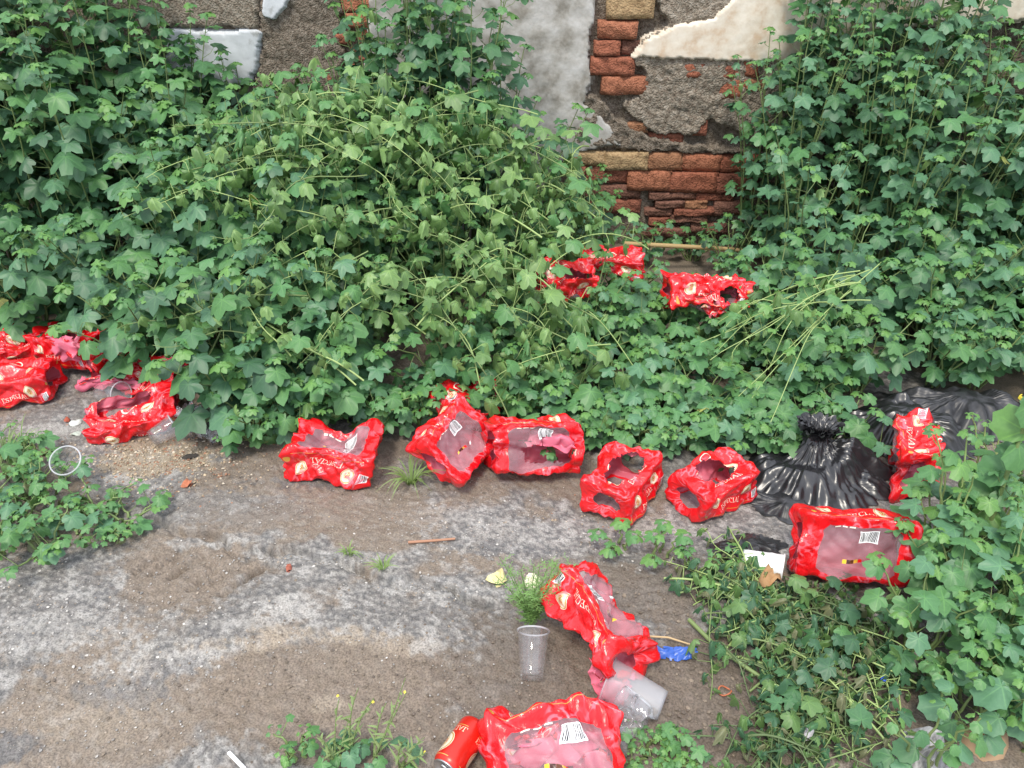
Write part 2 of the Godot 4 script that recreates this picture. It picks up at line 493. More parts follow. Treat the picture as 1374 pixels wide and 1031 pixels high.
	var tones := [mk(Color(0.40, 0.145, 0.085), 0.9, tex, 0.3, bmp, 0.7), mk(Color(0.46, 0.185, 0.105), 0.9, tex, 0.27, bmp, 0.7), mk(Color(0.33, 0.125, 0.08), 0.9, tex, 0.33, bmp, 0.8),
		mk(Color(0.50, 0.36, 0.20), 0.9, tex, 0.3, bmp, 0.6), mk(Color(0.40, 0.20, 0.11), 0.9, tex, 0.3, bmp, 0.7), mk(Color(0.26, 0.13, 0.095), 0.92, tex, 0.3, bmp, 0.8)]
	var bricks := [[Vector2(-0.703, 1.100), Vector2(-0.577, 1.045), 1, 0.0], [Vector2(-0.695, 1.039), Vector2(-0.605, 0.983), 1, 0.004], [Vector2(-0.741, 0.962), Vector2(-0.684, 0.919), 0, 0.0], [Vector2(-0.798, 0.815), Vector2(-0.701, 0.769), 2, 0.002], [Vector2(-0.793, 0.707), Vector2(-0.708, 0.644), 1, 0.002], [Vector2(-0.652, 0.977), Vector2(-0.589, 0.919), 0, -0.004], [Vector2(-0.685, 0.907), Vector2(-0.603, 0.848), 2, -0.004], [Vector2(-0.693, 0.836), Vector2(-0.603, 0.775), 0, -0.004], [Vector2(0.392, 1.128), Vector2(0.589, 1.020), 3, 0.012], [Vector2(0.360, 1.011), Vector2(0.527, 0.942), 1, 0.012], [Vector2(0.349, 0.934), Vector2(0.460, 0.875), 0, 0.01], [Vector2(0.337, 0.869), Vector2(0.527, 0.797), 0, 0.014], [Vector2(0.389, 0.790), Vector2(0.590, 0.716), 1, 0.012], [Vector2(0.469, 0.931), Vector2(0.555, 0.875), 5, -0.012], [Vector2(0.740, 0.842), Vector2(0.824, 0.787), 0, 0.014], [Vector2(0.878, 0.836), Vector2(0.957, 0.784), 2, 0.014], [Vector2(0.949, 0.854), Vector2(1.063, 0.787), 0, 0.016], [Vector2(0.906, 0.781), Vector2(1.025, 0.701), 0, 0.016], [Vector2(1.018, 0.781), Vector2(1.105, 0.732), 4, 0.016], [Vector2(0.518, 0.595), Vector2(0.609, 0.549), 4, 0.004], [Vector2(0.798, 0.611), Vector2(0.874, 0.540), 2, 0.006], [Vector2(0.612, 0.546), Vector2(0.778, 0.506), 2, -0.01], [Vector2(0.261, 0.466), Vector2(0.428, 0.401), 3, 0.006], [Vector2(0.427, 0.463), Vector2(0.624, 0.384), 3, 0.012], [Vector2(0.624, 0.459), Vector2(0.783, 0.380), 4, 0.008], [Vector2(0.781, 0.452), Vector2(0.965, 0.377), 1, 0.002], [Vector2(0.962, 0.446), Vector2(1.144, 0.373), 0, 0.0], [Vector2(0.267, 0.394), Vector2(0.340, 0.314), 2, 0.0], [Vector2(0.343, 0.394), Vector2(0.537, 0.317), 2, -0.006], [Vector2(0.536, 0.377), Vector2(0.738, 0.285), 1, 0.01], [Vector2(0.736, 0.370), Vector2(0.952, 0.278), 0, 0.012], [Vector2(0.947, 0.363), Vector2(1.148, 0.271), 2, 0.004], [Vector2(0.645, 0.274), Vector2(0.866, 0.242), 5, 0.004], [Vector2(0.870, 0.267), Vector2(1.046, 0.231), 2, -0.005], [Vector2(0.677, 0.235), Vector2(0.815, 0.202), 5, 0.012], [Vector2(0.769, 0.198), Vector2(0.957, 0.165), 2, 0.02], [Vector2(0.632, 0.195), Vector2(0.763, 0.158), 5, 0.0], [Vector2(0.756, 0.161), Vector2(0.931, 0.128), 5, 0.012], [Vector2(0.657, 0.150), Vector2(0.754, 0.109), 2, 0.004], [Vector2(0.818, 0.235), Vector2(0.921, 0.198), 4, 0.016], [Vector2(0.860, 0.120), Vector2(1.035, 0.075), 5, 0.01], [Vector2(0.626, 0.102), Vector2(0.857, 0.056), 5, 0.006], [Vector2(0.959, 0.228), Vector2(1.110, 0.161), 5, 0.0], [Vector2(0.323, 0.307), Vector2(0.606, 0.242), 5, -0.01], [Vector2(0.361, 0.235), Vector2(0.613, 0.169), 2, -0.01]]
	var k := 0
	for b in bricks:
		var a: Vector2 = b[0]
		var e: Vector2 = b[1]
		var o := part("brick", brick_mesh(e.x - a.x, a.y - e.y, 0.09, k, 0.011), tones[b[2]], w)
		o.position = Vector3((a.x + e.x) / 2, (a.y + e.y) / 2, ZW - 0.045 + b[3])
		o.rotation = Vector3(rf(-0.04, 0.04), rf(-0.04, 0.04), rf(-0.02, 0.02))
		k += 1


func thing_box(a: Vector3, b: Vector3) -> ArrayMesh:
	var bm := BoxMesh.new()
	bm.size = b - a
	var arr := bm.get_mesh_arrays()
	var v: PackedVector3Array = arr[Mesh.ARRAY_VERTEX]
	for k in v.size():
		v[k] += (a + b) / 2
	arr[Mesh.ARRAY_VERTEX] = v
	var am := ArrayMesh.new()
	am.add_surface_from_arrays(Mesh.PRIMITIVE_TRIANGLES, arr)
	return am


# ------------------------------------------------------------------ leaves and plants
func vein_texture() -> ImageTexture:
	var s := 160
	var im := Image.create(s, s, false, Image.FORMAT_RGB8)
	for j in s:
		for i in s:
			var p := Vector2(i - s / 2.0, j - s / 2.0) / (s / 2.3)
			var r := p.length()
			var a := atan2(p.x, p.y)
			var near := absf(a - roundf(a))
			var vein := smoothstep(0.035, 0.0, near * r) * smoothstep(1.1, 0.2, r) * (1.0 if absf(a) < 2.6 else 0.0)
			var side := absf(fposmod(r * 6.0 - near * 5.0, 1.0) - 0.5)
			var fine := smoothstep(0.1, 0.0, side) * 0.25
			var mott := 0.5 + 0.5 * nf.get_noise_2d(i * 0.09, j * 0.09)
			var c := Color(0.74, 0.78, 0.74).lerp(Color(0.92, 0.93, 0.86), mott * 0.6)
			c = c.lerp(Color(1.0, 1.0, 0.86), clampf(vein * 0.75 + fine * 0.4, 0, 1))
			im.set_pixel(i, j, c)
	return ImageTexture.create_from_image(im)


func leaf_mesh(sd: int, wilt: float, ovate := false) -> void:
	var r := RandomNumberGenerator.new()
	r.seed = 100 + sd
	var cnt := 25
	var depth := r.randf_range(0.18, 0.32)
	var cup := r.randf_range(-0.10, 0.30)
	var wave := r.randf_range(0.05, 0.15)
	var ph := r.randf_range(0, TAU)
	var fold := r.randf_range(0.1, 0.45) + wilt * r.randf_range(0.35, 1.0)
	var curl := wilt * r.randf_range(0.5, 1.3)
	var v := PackedVector3Array([Vector3.ZERO])
	for ring in 2:
		for k in cnt:
			var a := -3.0 + 0.25 * k
			var l := absf(cos(PI * a))
			var rad := 0.0
			if ovate:
				rad = 0.16 + 0.84 * pow(maxf(0.0, cos(a * 0.5)), 3.2)
				rad *= 1.0 + (0.07 if k % 2 == 0 else -0.05)
			else:
				rad = 0.74 + 0.24 * cos(a)
				var tent := 1.0 - 2.0 * absf(a - roundf(a))
				var lob := pow(l, 0.8) * 1.35 if sd % 3 == 0 else tent * 1.55
				rad *= 1.0 - depth + depth * lob
				rad *= 1.0 - 0.7 * exp(-pow((PI - absf(a)) / 0.26, 2))
				rad *= 1.0 + r.randf_range(-0.05, 0.05)
			var q := 0.52 if ring == 0 else 1.0
			rad *= q
			var x := sin(a) * rad
			var z := cos(a) * rad
			var y := -0.10 * (l - 0.5) * q - cup * rad * rad + wave * sin(2 * a + ph) * q * q + r.randf_range(-0.03, 0.03) * q
			# fold along the midrib, then curl the tip down
			y -= absf(x) * sin(fold) * 0.8
			x *= cos(fold * 0.8)
			if curl > 0:
				var b := curl * clampf(z, -0.2, 1.2)
				var z2 := sin(b) / maxf(curl, 0.01)
				y -= (1 - cos(b)) / maxf(curl, 0.01) * 0.9
				z = z2
				x *= 1.0 - 0.4 * wilt * clampf(z, 0, 1) * (0.5 + 0.5 * sin(ph))
				x += 0.14 * wilt * sin(4.0 * z + ph)
				y += 0.12 * wilt * sin(5.0 * x + ph)
			v.append(Vector3(x, y, z))
	var uv := PackedVector2Array()
	for p in v:
		uv.append(Vector2(p.x / 2.3 + 0.5, p.z / 2.3 + 0.5))
	var ix := PackedInt32Array()
	for k in cnt:
		var n := (k + 1) % cnt
		if k != cnt - 1:
			ix.append_array([0, 1 + n, 1 + k])
			ix.append_array([1 + k, 1 + n, 1 + cnt + k, 1 + n, 1 + cnt + n, 1 + cnt + k])
	var m := mesh_of(v, ix, uv)
	leaf_meshes.append(m)
	leaf_arrays.append(m.surface_get_arrays(0))


func build_leaf_kinds() -> void:
	for k in 6:
		leaf_mesh(k, 0.0)
	for k in 6:
		leaf_mesh(20 + k, rf(0.6, 1.0))
	for k in 3:
		leaf_mesh(40 + k, 0.0, true)
	var tex := vein_texture()
	var cols := [Color(0.090, 0.200, 0.118), Color(0.088, 0.205, 0.076), Color(0.118, 0.245, 0.068), Color(0.048, 0.118, 0.066), Color(0.170, 0.275, 0.100), Color(0.102, 0.185, 0.062), Color(0.40, 0.40, 0.13), Color(0.160, 0.160, 0.095), Color(0.084, 0.205, 0.084), Color(0.062, 0.155, 0.070)]
	for c in cols:
		var m := StandardMaterial3D.new()
		m.albedo_color = (c * 1.58).linear_to_srgb()
		m.albedo_texture = tex
		m.roughness = 0.48
		m.metallic_specular = 0.5
		m.rim_enabled = true
		m.rim = 0.25
		m.rim_tint = 0.35
		m.backlight_enabled = true
		m.backlight = Color(0.50, 0.62, 0.30)
		leaf_mats.append(m)
	M.stem = mk(Color(0.17, 0.24, 0.085), 0.6)
	M.stem_dark = mk(Color(0.10, 0.15, 0.06), 0.65)
	M.stem_pale = mk(Color(0.31, 0.42, 0.15), 0.55)
	M.stem_brown = mk(Color(0.16, 0.11, 0.065), 0.8)
	M.petal = mk(Color(0.75, 0.62, 0.06), 0.6)


func put_leaf(rec: Dictionary, at: Vector3, normal: Vector3, tip: Vector3, s: float, mesh_n: int, mat_n: int, narrow := 1.0) -> void:
	if at.z < ZW + 0.05:
		at.z = ZW + 0.05 + rf(0, 0.03)
	if at.y < 0.012:
		at.y = 0.012 + rf(0, 0.015)
	var y := normal.normalized()
	var z := (tip - y * tip.dot(y))
	if z.length() < 0.05:
		z = y.cross(Vector3.RIGHT)
	z = z.normalized()
	var x := y.cross(z)
	rec.leaves.append([Transform3D(Basis(x * s * narrow, y * s, z * s), at), mesh_n, mat_n])


func new_plant(called: String, label: String, category: String, at: Vector3, group: String) -> Dictionary:
	var rec := {"root": thing(called, label, category, at, group), "leaves": []}
	plants.append(rec)
	return rec


func pick(a: Array) -> int:
	return a[rng.randi() % a.size()]


func dress(rec: Dictionary, g: Geo, a: Vector3, b: Vector3, c: Vector3, o: Dictionary) -> void:
	# a stem along the curve a-b-c with petioles and leaves; written into g in the plant's own space
	var root: Vector3 = rec.root.position
	var pts := PackedVector3Array()
	var wig: float = o.get("wig", 0.0)
	var w1 := rv()
	var w2 := rf(0, TAU)
	var cnt := 8 if wig == 0.0 else 16
	for k in cnt:
		var t0 := k / (cnt - 1.0)
		var p := bez(a, b, c, t0) + w1 * wig * sin(t0 * 7.5 + w2) * t0
		if k > 0 and wig == 0.0:
			p += rv() * 0.006
		p.z = maxf(p.z, ZW + 0.03)
		p.y = maxf(p.y, -0.01)
		pts.append(p - root)
	var length := a.distance_to(b) * 0.5 + b.distance_to(c) * 0.5 + a.distance_to(c) * 0.25
	g.tube(pts, o.get("r0", 0.0045), o.get("r1", 0.0016), 5)
	var low: float = o.get("low", 0.15)
	var wilt: float = o.get("wilt", 0.0)
	var size: float = o.size
	var n := int(length * (1 - low) / o.get("gap", 0.055))
	var az := rf(0, TAU)
	for k in n:
		var f := low + (1 - low) * (k + rf(0.1, 0.9)) / n
		var p := bez(a, b, c, f) + w1 * wig * sin(f * 7.5 + w2) * f
		p.z = maxf(p.z, ZW + 0.03)
		var t := (bez(a, b, c, minf(1, f + 0.05)) - bez(a, b, c, maxf(0, f - 0.05))).normalized()
		az += 2.4 + rf(-0.4, 0.4)
		var e1 := t.cross(Vector3(0.3, 0.1, 0.9)).normalized()
		var e2 := t.cross(e1)
		var out := e1 * cos(az) + e2 * sin(az)
		var young := smoothstep(0.72, 1.0, f)
		var s := size * rf(0.62, 1.2) * (1.0 - 0.5 * young)
		var pl := size * rf(0.9, 2.3) * (1.0 - 0.65 * young)
		var up := Vector3.UP
		var q: Vector3
		var mid: Vector3
		var nn: Vector3
		var tip: Vector3
		var is_wilt := rng.randf() < wilt
		if is_wilt:
			mid = p + (out * 0.9 + up * 0.25) * pl * 0.55
			q = mid + (out * 0.45 - up * rf(0.1, 0.6)) * pl * 0.5
			nn = out * 0.8 + up * rf(0.0, 0.8) + rv() * 0.5 + Vector3(0, 0, 0.35)
			tip = Vector3.DOWN + out * rf(-0.2, 0.7) + rv() * 0.3
		else:
			mid = p + (out * 0.85 + up * 0.4) * pl * 0.55
			q = mid + (out * 0.6 + up * 0.65) * pl * 0.5
			nn = up * 1.25 + out * 0.38 + Vector3(0, 0, 0.30) + rv() * 0.34
			tip = out + Vector3(0, -0.45, 0.30) + rv() * 0.25
		if q.y < 0.02:
			q.y = rf(0.015, 0.04)
		g.tube(PackedVector3Array([p - root, mid - root, q - root]), 0.0014, 0.0009, 3)
		var mats: Array = o.wpal if is_wilt else o.pal
		var mm := pick(mats)
		if not is_wilt and young > 0.55 and rng.randf() < 0.55:
			mm = pick([2, 1, 1])
		if rng.randf() < 0.001:
			mm = 6
		var kind := rng.randi() % 6 + (6 if is_wilt else 0)
		if o.get("ovate", false):
			kind = 12 + rng.randi() % 3
		put_leaf(rec, q, nn, tip, s, kind, mm, rf(0.6, 1.0) * float(o.get("narrow", 1.0)) if is_wilt else 1.0)
	if not o.get("bare_tip", false):
		for k in 4:
			var out := Vector3(cos(k * 1.7 + az), 0.6, sin(k * 1.7 + az))
			put_leaf(rec, c + out * 0.012, Vector3.UP + out * 0.6 + rv() * 0.3, out + Vector3.DOWN * 0.3, size * rf(0.25, 0.5), rng.randi() % 6 if not o.get("ovate", false) else 12, pick([1, 2]))


func mallow(called: String, label: String, group: String, at: Vector3, h: float, stems: int, spread: float, o: Dictionary) -> void:
	var rec := new_plant(called, label, o.get("category", "mallow plant"), at, group)
	var lean: Vector3 = o.get("lean", Vector3.ZERO)
	for k in stems:
		var a := TAU * k / stems + rf(-0.5, 0.5)
		var rr := spread * sqrt(rng.randf())
		var hh := h * rf(0.72, 1.06) * (1.0 - 0.25 * rr / maxf(spread, 0.01))
		var foot := at + Vector3(cos(a), 0, sin(a)) * 0.02
		var top := at + Vector3(cos(a) * rr, hh, sin(a) * rr) + lean * rf(0.6, 1.1)
		var mid := at + Vector3(cos(a) * rr * 0.35, hh * 0.62, sin(a) * rr * 0.35) + lean * 0.2
		if top.z < ZW + 0.08:
			top.z = ZW + 0.08 + rf(0, 0.05)
		var g := Geo.new()
		dress(rec, g, foot, mid, top, o)
		part("stem", g.mesh(), M[o.get("stem", "stem")], rec.root)


func stalk(called: String, label: String, category: String, group: String, a: Vector3, b: Vector3, c: Vector3, o: Dictionary) -> void:
	# one cut or fallen stalk lying over others
	var rec := new_plant(called, label, category, a, group)
	var g := Geo.new()
	dress(rec, g, a, b, c, o)
	part("stem", g.mesh(), M[o.get("stem", "stem_pale")], rec.root)


func finish_leaves(cam: Camera3D) -> void:
	# leaves in front become parts of their own; the hidden ones of each plant are joined
	var inv := cam.global_transform.affine_inverse()
	var half := tan(deg_to_rad(cam.fov) / 2)
	var cells := {}
	for pi in plants.size():
		var ls: Array = plants[pi].leaves
		for li in ls.size():
			var q: Vector3 = inv * (ls[li][0] as Transform3D).origin
			var u := q.x / -q.z / half * 384 + 512
			var w := 384 - q.y / -q.z / half * 384
			ls[li].append(false)
			if q.z > -0.2 or u < -12 or w < -12 or u > 1036 or w > 780:
				continue
			var key := Vector2i(int(u / 13), int(w / 13))
			if not cells.has(key):
				cells[key] = []
			cells[key].append([-q.z, pi, li])
	for key in cells:
		var c: Array = cells[key]
		c.sort_custom(func(x, y): return x[0] < y[0])
		for k in mini(2, c.size()):
			plants[c[k][1]].leaves[c[k][2]][3] = true
	var shown := 0
	var hidden := 0
	for rec in plants:
		var root: Node3D = rec.root
		var rest := {}
		var own := 0
		for l in rec.leaves:
			var xf: Transform3D = l[0]
			xf.origin -= root.position
			if l[3] and own < 300:
				var o := part("leaf", leaf_meshes[l[1]], leaf_mats[l[2]], root)
				o.transform = xf
				own += 1
				shown += 1
			else:
				if not rest.has(l[2]):
					rest[l[2]] = []
				rest[l[2]].append([xf, l[1]])
				hidden += 1
		if rest.size() == 0:
			continue
		var am := ArrayMesh.new()
		for mat_n in rest:
			var arr := []
			arr.resize(Mesh.ARRAY_MAX)
			var v := PackedVector3Array()
			var n := PackedVector3Array()
			var uv := PackedVector2Array()
			var ix := PackedInt32Array()
			for l in rest[mat_n]:
				var src: Array = leaf_arrays[l[1]]
				var base := v.size()
				var xf: Transform3D = l[0]
				v.append_array(xf * (src[Mesh.ARRAY_VERTEX] as PackedVector3Array))
				n.append_array(Transform3D(xf.basis.orthonormalized(), Vector3.ZERO) * (src[Mesh.ARRAY_NORMAL] as PackedVector3Array))
				uv.append_array(src[Mesh.ARRAY_TEX_UV])
				for k in (src[Mesh.ARRAY_INDEX] as PackedInt32Array):
					ix.append(base + k)
			arr[Mesh.ARRAY_VERTEX] = v
			arr[Mesh.ARRAY_NORMAL] = n
			arr[Mesh.ARRAY_TEX_UV] = uv
			arr[Mesh.ARRAY_INDEX] = ix
			am.add_surface_from_arrays(Mesh.PRIMITIVE_TRIANGLES, arr)
			am.surface_set_material(am.get_surface_count() - 1, leaf_mats[mat_n])
		var f := part("foliage", am, null, root)
		f.set_meta("kind", "stuff")
	print("leaves shown ", shown, " joined ", hidden)


# ------------------------------------------------------------------ printed film
func stamp(im: Image, text: String, at: Vector2, high: float, c: Color, turned := false, stretch := 1.0) -> void:
	# lettering into the picture: rows run upwards on the film
	var tm := TextMesh.new()
	var f := SystemFont.new()
	f.font_names = PackedStringArray(["Droid Serif"])
	tm.font = f
	tm.text = text
	tm.font_size = 48
	tm.pixel_size = 1.0
	tm.depth = 0.0
	var arr := tm.get_mesh_arrays()
	var v: PackedVector3Array = arr[Mesh.ARRAY_VERTEX]
	var lo := Vector3(1e9, 1e9, 0)
	var hi := -lo
	for p in v:
		lo = lo.min(p)
		hi = hi.max(p)
	var k := high / (hi.y - lo.y)
	var mid := (lo + hi) / 2
	var q := PackedVector2Array()
	for p in v:
		var w := Vector2((p.x - mid.x) * k * stretch, (p.y - mid.y) * k)
		q.append(at - w if turned else at + w)
	var ix = arr[Mesh.ARRAY_INDEX]
	var order: PackedInt32Array = ix if ix != null and ix.size() > 0 else PackedInt32Array(range(v.size()))
	for t in range(0, order.size() - 2, 3):
		var a := q[order[t]]
		var b := q[order[t + 1]]
		var e := q[order[t + 2]]
		for y in range(int(minf(a.y, minf(b.y, e.y))), int(maxf(a.y, maxf(b.y, e.y))) + 2):
			for x in range(int(minf(a.x, minf(b.x, e.x))), int(maxf(a.x, maxf(b.x, e.x))) + 2):
				if x >= 0 and y >= 0 and x < im.get_width() and y < im.get_height() and Geometry2D.point_is_inside_triangle(Vector2(x + 0.5, y + 0.5), a, b, e):
					im.set_pixel(x, y, c)


func oval(im: Image, at: Vector2, r: Vector2, c: Color) -> void:
	for y in range(int(at.y - r.y), int(at.y + r.y) + 1):
		for x in range(int(at.x - r.x), int(at.x + r.x) + 1):
			if x >= 0 and y >= 0 and x < im.get_width() and y < im.get_height() and ((Vector2(x, y) - at) / r).length() < 1.0:
				im.set_pixel(x, y, c)


func badge(im: Image, at: Vector2, r: Vector2) -> void:
	var red := Color(0.80, 0.08, 0.09)
	var gold := Color(0.80, 0.62, 0.28)
	var cream := Color(0.96, 0.92, 0.82)
	oval(im, at, r * 1.14, cream)
	oval(im, at, r * 1.05, gold)
	oval(im, at, r * 0.94, cream)
	oval(im, at, r * 0.62, Color(0.90, 0.82, 0.66))
	for k in 9:
		var a := TAU * k / 9
		oval(im, at + Vector2(cos(a), sin(a)) * r * 0.36, r * 0.10, gold if k % 2 else red)
	oval(im, at, r * Vector2(0.16, 0.26), Color(0.72, 0.5, 0.2))


func bars(im: Image, box: Rect2i, sd: int) -> void:
	im.fill_rect(box, Color(0.97, 0.97, 0.97))
	var r := RandomNumberGenerator.new()
	r.seed = sd
	var x := box.position.x + 5
	while x < box.end.x - 6:
		var w := r.randi_range(1, 4)
		im.fill_rect(Rect2i(x, box.position.y + 6, w, box.size.y - 11), Color(0.06, 0.06, 0.08))
		x += w + r.randi_range(2, 4)


func film_print() -> ImageTexture:
	var im := Image.create(640, 1168, false, Image.FORMAT_RGBA8)
	var red := Color(0.915, 0.085, 0.125)
	im.fill(red)
	var cream := Color(0.97, 0.94, 0.86)
	var gold := Color(0.82, 0.62, 0.26)
	# the long sides
	for side in 2:
		var row := 470.0 if side == 0 else 1054.0
		var t := side == 1
		var k := -1.0 if t else 1.0
		badge(im, Vector2(175, row + 18 * k), Vector2(34, 37))
		badge(im, Vector2(455, row + 18 * k), Vector2(34, 37))
		stamp(im, "ESPECIAL", Vector2(315, row - 34 * k), 30, cream, t)
		bars(im, Rect2i(516, int(row - 68), 46, 56), 7 + side)
		oval(im, Vector2(90, row - 50 * k), Vector2(12, 16), gold)
		oval(im, Vector2(596, row + 54 * k), Vector2(12, 16), gold)
		im.fill_rect(Rect2i(110, int(row - 84 * k), 420, 3), gold)
	# the top
	badge(im, Vector2(190, 760), Vector2(42, 37))
	badge(im, Vector2(450, 760), Vector2(42, 37))
	stamp(im, "ESPECIAL", Vector2(320, 660), 34, cream)
	oval(im, Vector2(320, 860), Vector2(48, 24), cream)
	oval(im, Vector2(320, 860), Vector2(40, 17), red)
	# stretched and rubbed places where the ink has gone pale
	for y in 1168:
		for x in 640:
			var w := smoothstep(0.22, 0.60, nr.get_noise_2d(x * 0.013, y * 0.013 + 50)) * smoothstep(-0.15, 0.3, nf.get_noise_2d(x * 0.006 + 9, y * 0.006))
			if w > 0.02:
				im.set_pixel(x, y, im.get_pixel(x, y).lerp(Color(0.95, 0.50, 0.56), w * 0.75))
	# the clear panel underneath, with the code and the colour squares of the printer
	var clear := Color(0.78, 0.66, 0.69, 0.30)
	for y in range(40, 318):
		for x in range(128, 512):
			var e := maxf(absf(x - 320) - 160, 0) + maxf(absf(y - 179) - 107, 0)
			if e < 30:
				im.set_pixel(x, y, clear)
	bars(im, Rect2i(316, 232, 92, 66), 31)
	var sq := [Color(0.93, 0.75, 0.2), Color(0.25, 0.1, 0.05), Color(0.35, 0.18, 0.05), Color(0.8, 0.6, 0.2), Color(0.9, 0.1, 0.1)]
	for j in 5:
		im.fill_rect(Rect2i(250 + j * 19, 130, 18, 18), sq[j])
	im.fill_rect(Rect2i(372, 118, 16, 18), Color(0.96, 0.96, 0.96))
	for j in 3:
		im.fill_rect(Rect2i(190 + j * 36, 306, 26, 7), cream)
	im.generate_mipmaps()
	return ImageTexture.create_from_image(im)


func build_film_mats() -> void:
	var tex := film_print()
	var wr := ntex(41, 0.018, [], [], 512, 4, true)
	var m := StandardMaterial3D.new()
	m.albedo_texture = tex
	m.roughness = 0.2
	m.metallic_specular = 0.5
	m.clearcoat_enabled = true
	m.clearcoat = 0.6
	m.clearcoat_roughness = 0.2
	m.backlight_enabled = true
	m.backlight = Color(0.62, 0.10, 0.12)
	m.heightmap_enabled = true
	m.heightmap_texture = wr
	m.heightmap_scale = 0.3
	M.film = m
	var w := StandardMaterial3D.new()
	w.albedo_texture = tex
	w.transparency = BaseMaterial3D.TRANSPARENCY_ALPHA
	w.roughness = 0.3
	w.heightmap_enabled = true
	w.heightmap_texture = wr
	w.heightmap_scale = 0.2
	M.film_clear = w
	var i := mk(Color(0.66, 0.17, 0.235), 0.4)
	i.backlight_enabled = true
	i.backlight = Color(0.7, 0.12, 0.16)
	M.film_inside = i
	var p := mk(Color(0.78, 0.20, 0.30), 0.35)
	p.backlight_enabled = true
	p.backlight = Color(0.75, 0.2, 0.28)
	M.film_pink = p


